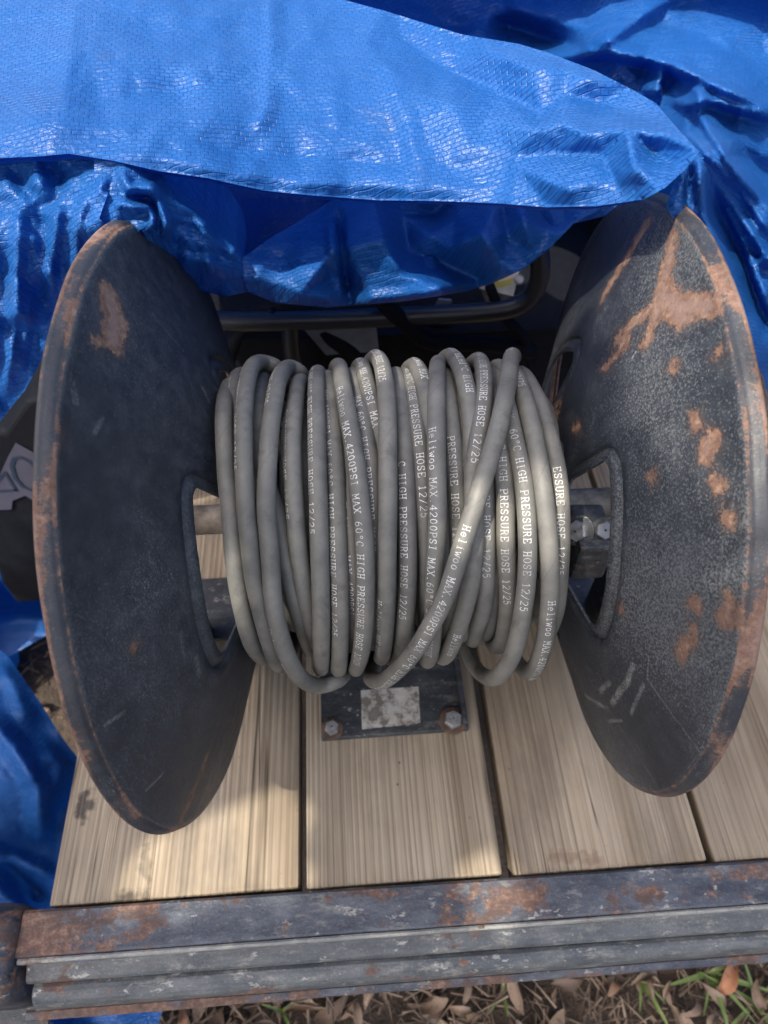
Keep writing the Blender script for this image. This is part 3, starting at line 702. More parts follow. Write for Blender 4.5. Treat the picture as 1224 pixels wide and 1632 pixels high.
def to_cyl(u, v, r, far=False):
    d = ray(u, v); o = CAM-C0
    dp = d-AX*d.dot(AX); op = o-AX*o.dot(AX)
    A_, B_, C_ = dp.dot(dp), 2*dp.dot(op), op.dot(op)-r*r; disc = B_*B_-4*A_*C_
    t = (-B_+(1 if far else -1)*math.sqrt(max(disc, 0)))/(2*A_); p = o+d*t
    phi = math.atan2(p.dot(BB), p.dot(AA)); return (p.dot(AX), phi, r)
strand_cyl = {}
for k, (pts, rs) in ST.items():
    rows = [p[1] for p in pts]; lo_, hi_ = int(np.argmin(rows)), int(np.argmax(rows))
    strand_cyl[k] = [to_cyl(u, v, r, i < lo_ or i > hi_) for i, ((u, v), r) in enumerate(zip(pts, rs))]
def resample(P, step):
    P = np.asarray(P); d = np.concatenate([[0], np.cumsum(np.linalg.norm(np.diff(P, axis=0), axis=1))]); n = max(2, int(d[-1]/step)); s = np.linspace(0, d[-1], n)
    return np.stack([np.interp(s, d, P[:, k]) for k in range(3)], 1)
def smooth_path(P, it):
    P = P.copy()
    for _ in range(it): P[1:-1] = .25*P[:-2]+.5*P[1:-1]+.25*P[2:]
    return P
order = list(ST.keys())
full = []; spans = {}
# inner layer first: a plain helix, then the traced outer wraps joined behind the drum
hel = []
NT = 17
for i in range(NT*24+1):
    f = i/(NT*24); hel.append((-.074+.218*f+.0012*math.sin(i*.7), 2*math.pi*NT*f, .0950+.0012*math.sin(i*1.3)))
hel_xyz = [cyl(*c) for c in hel]
path = [np.array(p) for p in hel_xyz]
def bridge(c0, c1):
    # continue round the back from (x,phi,r) c0 to c1 one turn further on
    x0, p0, r0 = c0; x1, p1, r1 = c1; p0 = p0 % (2*math.pi); p1 = p1 % (2*math.pi)
    while p1 <= p0+.6: p1 += 2*math.pi
    n = 26; out = []
    for i in range(1, n):
        t = i/n; s = t*t*(3-2*t); rr = r0+(r1-r0)*s; rr = rr+(-.006)*math.sin(math.pi*t)
        out.append(np.array(cyl(x0+(x1-x0)*s, p0+(p1-p0)*t, rr)))
    return out
last = hel[-1]
for k in order:
    c = strand_cyl[k]
    path += bridge(last, c[0])
    a = len(path)
    seg = catmull([np.array(cyl(*q)) for q in c], 6); path += list(seg); spans[k] = (a, len(path)-1); last = c[-1]
# smooth + arc-length resample while remembering the strand spans
P = smooth_path(np.array(path), 3)
dist = np.concatenate([[0], np.cumsum(np.linalg.norm(np.diff(P, axis=0), axis=1))])
span_s = {k: (dist[a], dist[b]) for k, (a, b) in spans.items()}
STEP = .0032; ns = int(dist[-1]/STEP); S = np.linspace(0, dist[-1], ns)
HP = np.stack([np.interp(S, dist, P[:, k]) for k in range(3)], 1); HP = smooth_path(HP, 2)
tan = np.gradient(HP, axis=0); tan /= np.linalg.norm(tan, axis=1)[:, None]
rel = HP-np.array(C0); axd = np.array(AX); radv = rel-np.outer(rel@axd, axd); radv /= np.linalg.norm(radv, axis=1)[:, None]
Nn = radv-tan*np.sum(radv*tan, 1)[:, None]; Nn /= np.linalg.norm(Nn, axis=1)[:, None]
Sd = np.cross(tan, Nn); Sd *= np.where(Sd@axd < 0, -1, 1)[:, None]      # sideways, towards +X
def build_hose():
    seg = 16; V = np.zeros((ns, seg+1, 3)); UVs = np.zeros((ns, seg+1, 2))
    for k in range(seg+1):
        a = 2*math.pi*k/seg+math.pi; V[:, k] = HP+HR*(math.cos(a)*Nn+math.sin(a)*Sd); UVs[:, k, 0] = S; UVs[:, k, 1] = k/seg*2*math.pi*HR
    w = seg+1; F = []
    for i in range(ns-1):
        for k in range(seg): F.append((i*w+k, i*w+k+1, (i+1)*w+k+1, (i+1)*w+k))
    F.append(tuple(range(seg))[::-1]); F.append(tuple((ns-1)*w+k for k in range(seg)))
    return mesh_obj('pressure_hose', V.reshape(-1, 3), F, M_HOSE, None, True, UVs.reshape(-1, 2))
hose = tag(build_hose(), 'long grey rubber pressure hose with white lettering wound in loose overlapping coils', 'hose')

# stencil lettering, slab-serif strokes on a unit cell (x along the hose, y across)
def arc(cx, cy, rx, ry, a0, a1, n=8): return [(cx+rx*math.cos(R_(a0+(a1-a0)*i/n)), cy+ry*math.sin(R_(a0+(a1-a0)*i/n))) for i in range(n+1)]
def sf(x, y, w=.13): return [(x-w, y), (x+w, y)]
G = {
 'H': [[(.18, 0), (.18, 1)], [(.62, 0), (.62, 1)], [(.18, .5), (.62, .5)], sf(.18, 0), sf(.18, 1), sf(.62, 0), sf(.62, 1)],
 'e': [arc(.4, .34, .25, .34, 10, 320), [(.15, .37), (.65, .37)]],
 'l': [[(.4, 0), (.4, 1)], [(.25, 1), (.4, 1)], sf(.4, 0, .18)],
 'i': [[(.4, 0), (.4, .66)], [(.25, .66), (.4, .66)], sf(.4, 0, .18), [(.4, .86), (.4, .97)]],
 'w': [[(.08, .68), (.24, 0), (.4, .55), (.56, 0), (.72, .68)], sf(.08, .68, .09), sf(.72, .68, .09)],
 'o': [arc(.4, .34, .25, .34, 0, 360, 14)],
 'M': [[(.14, 0), (.14, 1), (.4, .4), (.66, 1), (.66, 0)], sf(.14, 0, .11), sf(.66, 0, .11), sf(.11, 1, .08), sf(.69, 1, .08)],
 'A': [[(.1, 0), (.4, 1), (.7, 0)], [(.22, .36), (.58, .36)], sf(.1, 0, .11), sf(.7, 0, .11)],
 'X': [[(.12, 0), (.68, 1)], [(.12, 1), (.68, 0)], sf(.12, 0, .1), sf(.68, 0, .1), sf(.12, 1, .1), sf(.68, 1, .1)],
 '.': [[(.34, .03), (.46, .03)], [(.34, .09), (.46, .09)]],
 '4': [[(.54, 0), (.54, 1), (.1, .32), (.72, .32)], sf(.54, 0, .12)],
 '2': [arc(.4, .73, .26, .27, 165, -35)+[(.14, 0), (.68, 0)]],
 '0': [arc(.4, .5, .25, .5, 0, 360, 16)],
 'P': [[(.18, 0), (.18, 1)], [(.18, 1), (.45, 1)]+arc(.45, .74, .22, .26, 90, -90)+[(.18, .48)], sf(.18, 0), sf(.12, 1, .06)],
 'S': [arc(.4, .75, .23, .25, 20, 270)+arc(.4, .25, .25, .25, 90, -160), [(.63, .76), (.63, .98)], [(.15, .04), (.15, .26)]],
 'I': [[(.4, 0), (.4, 1)], sf(.4, 0, .18), sf(.4, 1, .18)],
 '6': [arc(.4, .3, .25, .3, 0, 360, 14), arc(.62, .36, .47, .64, 100, 180)],
 '\u00b0': [arc(.4, .82, .16, .17, 0, 360, 10)],
 'C': [arc(.42, .5, .29, .5, 45, 315, 12), [(.64, .72), (.64, .98)]],
 'G': [arc(.42, .5, .29, .5, 45, 330, 12), [(.64, .72), (.64, .98)], [(.48, .42), (.74, .42)], [(.67, .42), (.67, .05)]],
 'R': [[(.18, 0), (.18, 1)], [(.18, 1), (.42, 1)]+arc(.42, .76, .2, .24, 90, -90)+[(.18, .52)], [(.42, .52), (.66, 0)], sf(.18, 0), sf(.69, 0, .07), sf(.12, 1, .06)],
 'E': [[(.2, 0), (.2, 1)], [(.1, 1), (.66, 1), (.66, .78)], [(.1, 0), (.68, 0), (.68, .24)], [(.2, .52), (.48, .52)]],
 'U': [[(.16, 1), (.16, .3)]+arc(.4, .3, .24, .3, 180, 360)+[(.64, 1)], sf(.16, 1, .11), sf(.64, 1, .11)],
 'O': [arc(.4, .5, .28, .5, 0, 360, 16)],
 '/': [[(.14, -.08), (.66, 1.08)]],
 '1': [[(.4, 0), (.4, 1), (.22, .82)], sf(.4, 0, .18)],
 '5': [[(.64, 1), (.24, 1), (.2, .56)]+arc(.4, .34, .25, .33, 125, -150)],
}
FULL = 'Heliwoo MAX.4200PSI MAX 60\u00b0C HIGH PRESSURE HOSE 12/25'
TXT = [  # strand, first pixel row, text, roll across the hose (deg, negative = left)
 ('S1b', 612, 'HOSE 12/25', -40), ('S2', 590, 'HIGH PRESSURE HOSE 12/25', -62), ('S3', 597, 'E HOSE 12/25', -48), ('S3', 992, 'Heliwoo MAX.4200PSI', -58), ('S4', 660, 'PRESSURE HOSE 12/25', -60),
 ('S5', 596, 'PSI MAX 60\u00b0C HIGH PRESSURE HOSE 12/25', -46), ('S6', 630, 'MAX.4200PSI MAX 60\u00b0C HIGH PRESSURE HOSE 12/25', -42), ('S7', 625, FULL, -26), ('S7b', 800, 'Heliwoo MAX.4200PSI', -30),
 ('S8', 640, 'MAX 60\u00b0C HIGH PRESSURE HOSE', -22), ('S9', 577, 'Heliwoo MAX.4200PSI MAX', -12), ('S10', 556, 'PRESSURE HOSE 12/25', -18), ('S10', 950, 'Heliwoo MAX.4200', -52), ('S11', 735, 'C HIGH PRESSURE HOSE 12/25', -26),
 ('S12', 592, 'PSI MAX 60\u00b0C HIGH PRESSURE HOSE 12/25', -8), ('S12b', 580, 'Heliwoo MAX', 8), ('S13', 688, 'Heliwoo MAX.4200PSI MAX.60\u00b0C HIGH PRESSURE', -26), ('S14', 695, 'PRESSURE HOSE 12/25', -18), ('S15', 566, '4200PSI MAX.60\u00b0C HIGH', 6),
 ('S16', 576, '60\u00b0C HIGH PRESSURE HOSE 12/25', -4), ('S16', 1000, 'Heliwoo', -10), ('S17', 790, 'RE HOSE 12/25', -6), ('S18', 566, '2/25', -18), ('S18', 833, FULL, -14), ('S19', 690, '60\u00b0C HIGH PRESSURE HOSE 12/25', -16), ('S20', 655, 'MAX. 60\u00b0C HIGH PRESSURE HOSE 12/25', -12),
 ('S21', 604, '12/25', -10), ('S21', 948, 'Heliwoo MAX.4200PSI MAX', 2), ('S22', 745, 'ESSURE HOSE 12/25', -12)]
def build_text():
    V = []; F = []; PITCHC = .0042; HGT = .0048; W = .00037
    prow = np.array([IH/2 - FPX*(Vector(p)-CAM).dot(UP)/(Vector(p)-CAM).dot(FWD) for p in HP])
    def onto(s, t, psi0):
        i = s/STEPR; i0 = int(min(max(i, 0), ns-2)); f = i-i0
        p = HP[i0]*(1-f)+HP[i0+1]*f; n = Nn[i0]*(1-f)+Nn[i0+1]*f; d = Sd[i0]*(1-f)+Sd[i0+1]*f
        a = psi0+t/HR; return p+(HR+.00012)*(math.cos(a)*n+math.sin(a)*d)
    STEPR = S[1]-S[0]
    for (k, row, txt, psi) in TXT:
        s0, s1 = span_s[k]; i0, i1 = int(s0/STEPR), int(s1/STEPR)
        # first visible index whose row passes the wanted row
        sub = prow[i0:i1]; top = int(np.argmin(sub)); j = top+int(np.argmax(sub[top:] >= row)) if (sub[top:] >= row).any() else top
        s = (i0+j)*STEPR; psi0 = R_(psi); sgn = 1
        for ch in txt:
            if s > s1-.004: break
            for st in G.get(ch, []):
                jit = .04
                for (x0, y0), (x1, y1) in zip(st[:-1], st[1:]):
                    a = np.array([x0*PITCHC/.86, (y0-.5)*HGT]); b = np.array([x1*PITCHC/.86, (y1-.5)*HGT]); L = np.linalg.norm(b-a)
                    if L < 1e-7: continue
                    d = (b-a)/L; nn = np.array([-d[1], d[0]])*W*.5; m = max(1, int(L/.0009)); ext = d*W*.3
                    for q in range(m+1):
                        c = (a-ext)+((b+ext)-(a-ext))*q/m
                        for e in (c+nn, c-nn): V.append(onto(s+e[0], e[1], psi0))
                        if q: z = len(V); F.append((z-4, z-3, z-1, z-2))
            s += PITCHC
    return mesh_obj('printed_lettering', V, F, M_PRINT, hose)
build_text()

# ------------------------------------------------------------------ tarp
def tps(pts, vals):
    P = np.array(pts, float)/300.; n = len(P); d = np.linalg.norm(P[:, None]-P[None], axis=2); K = np.where(d > 0, d*d*np.log(d+1e-12), 0)+np.eye(n)*1e-4
    A = np.zeros((n+3, n+3)); A[:n, :n] = K; A[:n, n] = 1; A[:n, n+1:] = P; A[n:, :n] = A[:n, n:].T
    w = np.linalg.solve(A, np.concatenate([vals, [0, 0, 0]]))
    def f(Q):
        Q = np.asarray(Q, float)/300.; d = np.linalg.norm(Q[:, None]-P[None], axis=2); K = np.where(d > 0, d*d*np.log(d+1e-12), 0)
        return K@w[:n]+w[n]+Q@w[n+1:]
    return f
def densify(pl, step):
    out = []
    for i in range(len(pl)):
        a = np.array(pl[i], float); b = np.array(pl[(i+1) % len(pl)], float); n = max(1, int(np.linalg.norm((b-a)[:2])/step))
        for k in range(n): out.append(a+(b-a)*k/n)
    return np.array(out)
def polyline_d(Q, pl):
    """distance to a polyline and which side (left/right) and the parameter along it"""
    d = np.full(len(Q), 1e9); side = np.zeros(len(Q)); par = np.zeros(len(Q)); L = len(pl)-1
    for i in range(L):
        a = np.array(pl[i], float); b = np.array(pl[i+1], float); ba = b-a; h = np.clip(((Q-a)@ba)/(ba@ba), 0, 1); e = Q-a-np.outer(h, ba)
        dd = np.linalg.norm(e, axis=1); m = dd < d; d[m] = dd[m]; side[m] = np.sign(ba[0]*e[m, 1]-ba[1]*e[m, 0]); par[m] = (i+h[m])/L
    return d, side, par
def facet_field(Q, spacing, amp, seed, stretch=(1, 1), manual=None):
    # crumpled-plastic relief: random heights joined by flat triangles that meet in sharp creases
    r4 = random.Random(seed); mn, mx = Q.min(0)-spacing*2, Q.max(0)+spacing*2; pts = []; hs = []
    if manual:
        for (u, v, h) in manual: pts.append((u, v)); hs.append(h)
    if spacing:
        v = mn[1]
        while v < mx[1]:
            u = mn[0]+r4.random()*spacing
            while u < mx[0]:
                p = (u+r4.uniform(-.42, .42)*spacing*stretch[0], v+r4.uniform(-.42, .42)*spacing*stretch[1])
                if not manual or min((p[0]-q[0])**2+(p[1]-q[1])**2 for q in manual) > (spacing*.8)**2: pts.append(p); hs.append(r4.gauss(0, 1)*amp)
                u += spacing*stretch[0]*r4.uniform(.7, 1.3)
            v += spacing*stretch[1]
    vs_, _, fs, ov, *_ = delaunay_2d_cdt([Vector(p) for p in pts], [], [], 0, 1e-5)
    P_ = np.array([tuple(v) for v in vs_]); H = np.array([hs[o[0]] if o else 0 for o in ov]); out = np.zeros(len(Q))
    for f in fs:
        a, b, c = P_[f[0]], P_[f[1]], P_[f[2]]; lo, hi = np.minimum(np.minimum(a, b), c), np.maximum(np.maximum(a, b), c)
        m = np.where((Q[:, 0] >= lo[0]) & (Q[:, 0] <= hi[0]) & (Q[:, 1] >= lo[1]) & (Q[:, 1] <= hi[1]))[0]
        if not len(m): continue
        d = (b[1]-c[1])*(a[0]-c[0])+(c[0]-b[0])*(a[1]-c[1])
        if abs(d) < 1e-9: continue
        w1 = ((b[1]-c[1])*(Q[m, 0]-c[0])+(c[0]-b[0])*(Q[m, 1]-c[1]))/d; w2 = ((c[1]-a[1])*(Q[m, 0]-c[0])+(a[0]-c[0])*(Q[m, 1]-c[1]))/d; w3 = 1-w1-w2
        k = (w1 >= -1e-6) & (w2 >= -1e-6) & (w3 >= -1e-6); out[m[k]] = w1[k]*H[f[0]]+w2[k]*H[f[1]]+w3[k]*H[f[2]]
    return out
def sheet(name, outline, inner, tents, parent, mode='y', step=7, crumple=.004, fine=.0018, seed=0, smooth=1, roll=None, wav=(1, 1), facets=(60, .0035, 24, .0012), stretch=(1, 1), manual=None):
    B = densify(outline, step)
    ctrl = list(outline)+list(inner); base = tps([c[:2] for c in ctrl], [c[2] for c in ctrl])
    mn, mx = B[:, :2].min(0), B[:, :2].max(0); g = []
    row = 0; v = mn[1]
    while v < mx[1]:
        u = mn[0]+(step*.5 if row % 2 else 0)
        while u < mx[0]: g.append((u+random.uniform(-.2, .2)*step, v+random.uniform(-.2, .2)*step)); u += step
        v += step*.87; row += 1
    g = np.array(g); g = g[poly_dist(g, B[:, :2]) < -step*.55]
    pts = np.vstack([B[:, :2], g]); nb = len(B)
    vs_, _, fs, ov, *_ = delaunay_2d_cdt([Vector(p) for p in pts], [(i, (i+1) % nb) for i in range(nb)], [], 1, 1e-5)
    Q = np.array([tuple(v) for v in vs_]); Y = base(Q)
    # how far from the outline, in pixels: fine relief fades at held edges
    for (pl, amp, wl_, wr_) in tents:
        d, sd, par = polyline_d(Q, pl); w = np.where(sd > 0, wr_, wl_); fall = np.clip(1-d/w, 0, 1)
        end = np.clip(np.minimum(par, 1-par)*5, 0, 1)
        Y = Y+amp*fall*end
    if manual: Y = Y+facet_field(Q, 46, .0015, seed+7, stretch, manual)
    if facets: Y = Y+facet_field(Q, facets[0], facets[1], seed, stretch)+facet_field(Q, facets[2], facets[3], seed+1, stretch)
    nbr = [[] for _ in Q]
    for f in fs:
        for a_, b_ in zip(f, f[1:]+f[:1]): nbr[a_].append(b_); nbr[b_].append(a_)
    for _ in range(smooth):
        Y2 = Y.copy()
        for i, nn in enumerate(nbr):
            if nn: Y2[i] = .5*Y[i]+.5*np.mean(Y[nn])
        Y = Y2
    V = []
    for (u, v), y in zip(Q, Y):
        p = at(u, v, **{mode: y}); s = Vector((p.x*wav[0], (p.y*.8+p.z*.6)*wav[1], 0))
        # crumples: sharp ridges of folded noise plus soft buckles
        r1 = 1-2*abs(noise.noise((s.x*9+seed, s.y*9, seed*1.7))); r2 = 1-2*abs(noise.noise((s.x*23+seed, s.y*23, seed*2.3)))
        r3 = noise.noise((s.x*55, s.y*55, seed*.7))
        dz = crumple*.45*(.65*r1+.35*r2)+fine*(.6*r2+.4*r3)
        p = p - (p-CAM).normalized()*dz
        V.append(p)
    F = [tuple(f) for f in fs]
    # orient to camera
    out = []
    for f in F:
        n = (V[f[1]]-V[f[0]]).cross(V[f[2]]-V[f[0]]); out.append(f if n.dot(CAM-V[f[0]]) > 0 else f[::-1])
    F = out
    uv = [(v.x*.97+.1*v.y, (v.y-.12*v.x)*.80+v.z*.62) for v in V]
    if roll:
        # the hem turned under: extrude the named stretch of the outline backwards
        i0, i1, vec = roll; idx = [i for i in range(nb) if i0 <= i <= i1]
        lookup = {}
        for k_, o_ in enumerate(ov):
            for q_ in o_:
                if q_ < nb: lookup[q_] = k_
        prev = [lookup[i] for i in idx if i in lookup]
        for vv in vec:
            cur = []
            for pidx in prev: cur.append(len(V)); V.append(V[pidx]+Vector(vv)); uv.append((uv[pidx][0], uv[pidx][1]-Vector(vv).length))
            for q_ in range(len(prev)-1): F.append((prev[q_], prev[q_+1], cur[q_+1], cur[q_]))
            prev = cur
    o = mesh_obj(name, V, F, M_TARP, parent, True, uv)
    return o
# main billow over the machine
A_out = [(-140, 268, .50), (0, 252, .49), (60, 247, .486), (110, 246, .485), (180, 256, .485), (250, 272, .49), (330, 285, .495), (420, 302, .50), (500, 312, .50), (600, 319, .495), (700, 321, .485), (800, 325, .465), (870, 330, .445), (950, 327, .418), (1026, 319, .395), (1060, 300, .392), (1090, 272, .398), (1114, 242, .408),
         (1080, 205, .452), (1046, 165, .50), (1012, 145, .525), (947, 112, .56), (877, 85, .59), (827, 70, .605), (737, 55, .63), (677, 37, .65), (612, 17, .67), (549, 0, .69), (470, -50, .73), (380, -130, .80), (-140, -130, .80)]
A_in = [(100, 200, .508), (100, 120, .565), (100, 30, .63), (300, 240, .505), (300, 150, .56), (300, 60, .62), (500, 270, .51), (500, 180, .555), (500, 80, .625), (650, 280, .505), (650, 190, .545), (650, 100, .60), (800, 285, .48), (800, 200, .52), (800, 130, .565), (930, 280, .435), (930, 210, .475), (1030, 260, .42), (1030, 215, .45)]
A_t = [([(432, -60), (428, 60), (424, 170), (405, 210)], -.006, 26, 10), ([(-120, 188), (120, 180), (240, 190), (460, 176)], -.008, 34, 60), ([(0, 60), (130, 92), (260, 96), (400, 160)], -.007, 40, 55), ([(118, 0), (110, 90), (95, 180)], -.004, 20, 20),
       ([(612, 40), (690, 105), (760, 140), (850, 178), (880, 182)], .014, 46, 60), ([(880, 182), (960, 200), (1010, 215), (1060, 222), (1112, 242)], -.012, 30, 34), ([(820, 78), (790, 100), (850, 165), (880, 182)], -.008, 30, 30), ([(946, 115), (935, 140), (915, 165), (885, 182)], -.010, 26, 40),
       ([(905, 300), (890, 260), (900, 210), (930, 205)], -.007, 24, 30), ([(1044, 230), (1035, 262), (1030, 300)], -.006, 22, 20), ([(905, 300), (960, 285), (1015, 270)], -.007, 20, 26), ([(150, 235), (300, 262), (460, 288), (640, 298), (830, 305)], -.010, 36, 30),
       ([(300, 250), (480, 236), (610, 245), (730, 262)], .006, 26, 30), ([(612, 100), (650, 200), (680, 300)], -.005, 24, 24), ([(200, 0), (330, 28), (470, 10)], -.006, 30, 30)]
A_t = [A_t[0], A_t[1], A_t[2], A_t[3], A_t[11], A_t[13], A_t[14]]
_n = 17
A_out = [(u, v+4.0*noise.noise((u*.011, 1, 4))*(1 if 0 < i < _n-1 else 0), y) if i < _n else (u, v, y) for i, (u, v, y) in enumerate(A_out)]
A_m = [(640, 60, .012), (720, 115, .016), (800, 150, .016), (862, 180, .012), (700, 45, 0), (780, 80, -.006), (850, 108, -.012), (905, 112, -.012), (938, 128, -.018), (620, 110, -.003), (720, 165, -.006), (850, 208, -.010), (900, 196, -.014), (1000, 206, -.014), (1062, 216, -.012), (1110, 240, -.004),
       (905, 302, -.010), (893, 245, .010), (932, 214, -.012), (1012, 268, -.014), (960, 246, .012), (1040, 238, .010), (1044, 292, -.006), (985, 300, .004), (960, 165, .010), (1010, 180, .008), (900, 150, .004)]
tarp = sheet('tarp', A_out, A_in, A_t, None, crumple=.0050, fine=.0012, seed=3, step=5.5, smooth=1, facets=(95, .0038, 30, .0012), manual=[(u, v, h*1.35) for u, v, h in A_m], roll=(0, 222, [(0, .010, -.008), (0, .018, -.010)]))
tag(tarp, 'crumpled blue woven plastic tarp draped over the machine behind the reel', 'tarp')
# back sheet and right drape
E_out = [(500, -130, 1.0), (800, -130, .95), (1360, -130, .90), (1360, 200, .66), (1360, 420, .54), (1360, 800, .46), (1262, 780, .44), (1240, 690, .435), (1216, 600, .43), (1180, 520, .425), (1140, 440, .42), (1110, 400, .415), (1085, 370, .415), (1062, 330, .42), (1070, 300, .43), (1090, 262, .432), (1106, 252, .438), (1050, 222, .60), (990, 190, .65), (930, 160, .69), (860, 125, .74), (790, 100, .76), (690, 75, .80), (600, 50, .83), (520, 20, .85)]
E_in = [(640, 30, .84), (700, 20, .845), (800, 40, .82), (800, 0, .83), (870, 60, .78), (870, 10, .80), (950, 60, .72), (1000, 40, .74), (1100, 40, .74), (1100, 110, .66), (1180, 160, .60), (1180, 260, .53), (1150, 330, .475), (1200, 430, .465), (1250, 560, .45), (900, -40, .83), (690, -30, .86)]
E_t0 = [([(880, 90), (968, 82), (1062, 100), (1150, 140), (1250, 182)], -.040, 60, 13), ([(1062, 100), (1050, 132), (1046, 156)], -.026, 10, 30), ([(1064, 102), (1095, 130), (1125, 156)], -.016, 30, 9), ([(1100, 166), (1126, 158), (1180, 172), (1260, 194)], -.040, 34, 13),
       ([(1066, 160), (1106, 170), (1140, 225), (1180, 285), (1250, 360)], -.036, 34, 11), ([(1100, 215), (1135, 250), (1170, 290), (1205, 335), (1270, 430)], -.026, 30, 14), ([(1160, 240), (1200, 262), (1260, 290)], .020, 22, 18),
       ([(1113, 240), (1116, 300), (1122, 345), (1150, 410), (1190, 500)], -.018, 9, 10), ([(1128, 270), (1150, 340), (1180, 400), (1205, 470), (1240, 560)], .032, 10, 44), ([(1103, 255), (1098, 300), (1095, 340)], .022, 12, 9), ([(1150, 290), (1180, 345), (1215, 400), (1260, 460)], -.020, 30, 10), ([(950, 78), (1000, 42), (1090, -20)], -.026, 40, 16), ([(780, 30), (860, 60), (935, 76)], .03, 30, 22),
       ([(1206, 424), (1224, 408), (1280, 395)], -.018, 8, 30)]
E_t = [(pl, a*1.35, w1, w2) for pl, a, w1, w2 in E_t0]
sheet('back_drape', E_out, E_in, E_t, tarp, crumple=.0055, fine=.0018, seed=11, step=4.6, smooth=1, facets=(48, .008, 22, .0020))
# dark backing fold under the billow, front sag between the plates
sheet('inner_fold', [(150, 230, .60), (520, 260, .66), (1010, 270, .60), (1010, 330, .60), (960, 345, .60), (900, 360, .62), (780, 420, .64), (560, 430, .66), (380, 424, .66), (280, 400, .62), (200, 340, .58)], [(420, 350, .69)], [([(330, 290), (420, 310), (560, 318)], -.02, 20, 20)], tarp, seed=5, step=11, crumple=.008)
C2_out = [(382, 413, .525), (405, 398, .545), (430, 380, .565), (480, 350, .60), (520, 325, .615), (560, 296, .62), (760, 298, .60), (900, 300, .56), (985, 306, .52), (955, 335, .515), (915, 356, .51), (880, 392, .515), (838, 427, .525), (785, 452, .532), (740, 465, .535), (650, 480, .54), (590, 485, .545), (520, 490, .55), (440, 483, .545), (392, 464, .535), (386, 440, .528)]
C2_in = [(470, 430, .535), (560, 430, .55), (480, 390, .565), (600, 370, .575), (680, 440, .54), (740, 400, .555), (820, 370, .545), (870, 350, .545), (700, 340, .61), (640, 340, .60)]
C2_t0 = [([(540, 330), (545, 390), (552, 440), (556, 470)], .026, 9, 10), ([(520, 340), (528, 400), (540, 450), (545, 480)], -.012, 16, 8), ([(592, 310), (606, 350), (612, 385)], -.022, 26, 10), ([(612, 385), (690, 405), (760, 440), (800, 450)], .030, 26, 12), ([(612, 380), (660, 420), (720, 450), (780, 455)], -.014, 12, 24),
        ([(720, 400), (770, 380), (830, 345), (880, 325)], -.020, 26, 26), ([(700, 410), (745, 425), (790, 450)], .012, 10, 12), ([(390, 420), (450, 408), (530, 400)], -.010, 22, 30), ([(470, 470), (500, 455), (545, 435)], -.014, 16, 14), ([(870, 320), (890, 345), (880, 370)], .016, 14, 14), ([(560, 480), (640, 470), (740, 455)], -.010, 14, 14)]
C2_t = [C2_t0[0], C2_t0[1], C2_t0[10]]
C2_m = [(384, 414, .004), (430, 395, -.006), (490, 385, -.014), (530, 398, -.018), (545, 440, .016), (556, 474, .012), (520, 472, -.014), (566, 420, -.010), (596, 325, -.012), (612, 384, -.026), (650, 398, .014), (700, 418, .022), (762, 446, .026), (790, 452, .006), (700, 455, -.014), (640, 440, -.012), (720, 396, .004), (770, 376, -.026),
        (832, 346, -.026), (800, 420, -.012), (690, 340, .026), (640, 340, .016), (872, 335, .014), (880, 372, -.006), (440, 450, -.012), (480, 468, -.020), (460, 425, -.004), (410, 440, -.010), (590, 470, -.008), (850, 405, -.006), (900, 350, .006)]
sheet('front_sag', C2_out, C2_in, C2_t, tarp, crumple=.0030, fine=.0011, seed=17, step=4.5, smooth=1, facets=(40, .0035, 18, .0009), manual=[(u, v, h*1.4) for u, v, h in C2_m], roll=(60, 400, [(0, .012, -.006), (0, .05, .004)]))
C1_out = [(150, 240, .50), (190, 256, .492), (240, 285, .50), (300, 322, .515), (330, 345, .52), (352, 372, .525), (382, 413, .522), (388, 436, .524), (392, 466, .535), (360, 473, .535), (330, 466, .53), (300, 456, .525), (268, 436, .51), (250, 412, .495), (236, 385, .475), (226, 366, .465), (200, 380, .47), (150, 400, .47), (150, 330, .47)]
C1_in = [(260, 350, .475), (300, 400, .49), (340, 420, .505), (210, 320, .47), (290, 440, .51)]
C1_t = [([(185, 262), (205, 300), (238, 300), (256, 330), (266, 360), (255, 385)], -.018, 12, 10), ([(178, 320), (215, 330), (240, 332), (246, 350), (236, 375)], -.016, 10, 10), ([(200, 315), (240, 318), (252, 345), (250, 372)], .020, 8, 8), ([(190, 258), (250, 305), (310, 340), (340, 380), (382, 413)], -.012, 20, 14), ([(320, 350), (330, 400), (335, 450)], -.010, 20, 18), ([(270, 380), (300, 400), (380, 415)], .008, 14, 14), ([(288, 340), (275, 390), (290, 440)], .008, 14, 14)]
sheet('front_fold', C1_out, C1_in, C1_t, tarp, crumple=.0030, fine=.0012, seed=23, step=4, facets=(34, .0040, 16, .0010), roll=(0, 100, [(0, .012, -.004), (0, .05, .01)]))
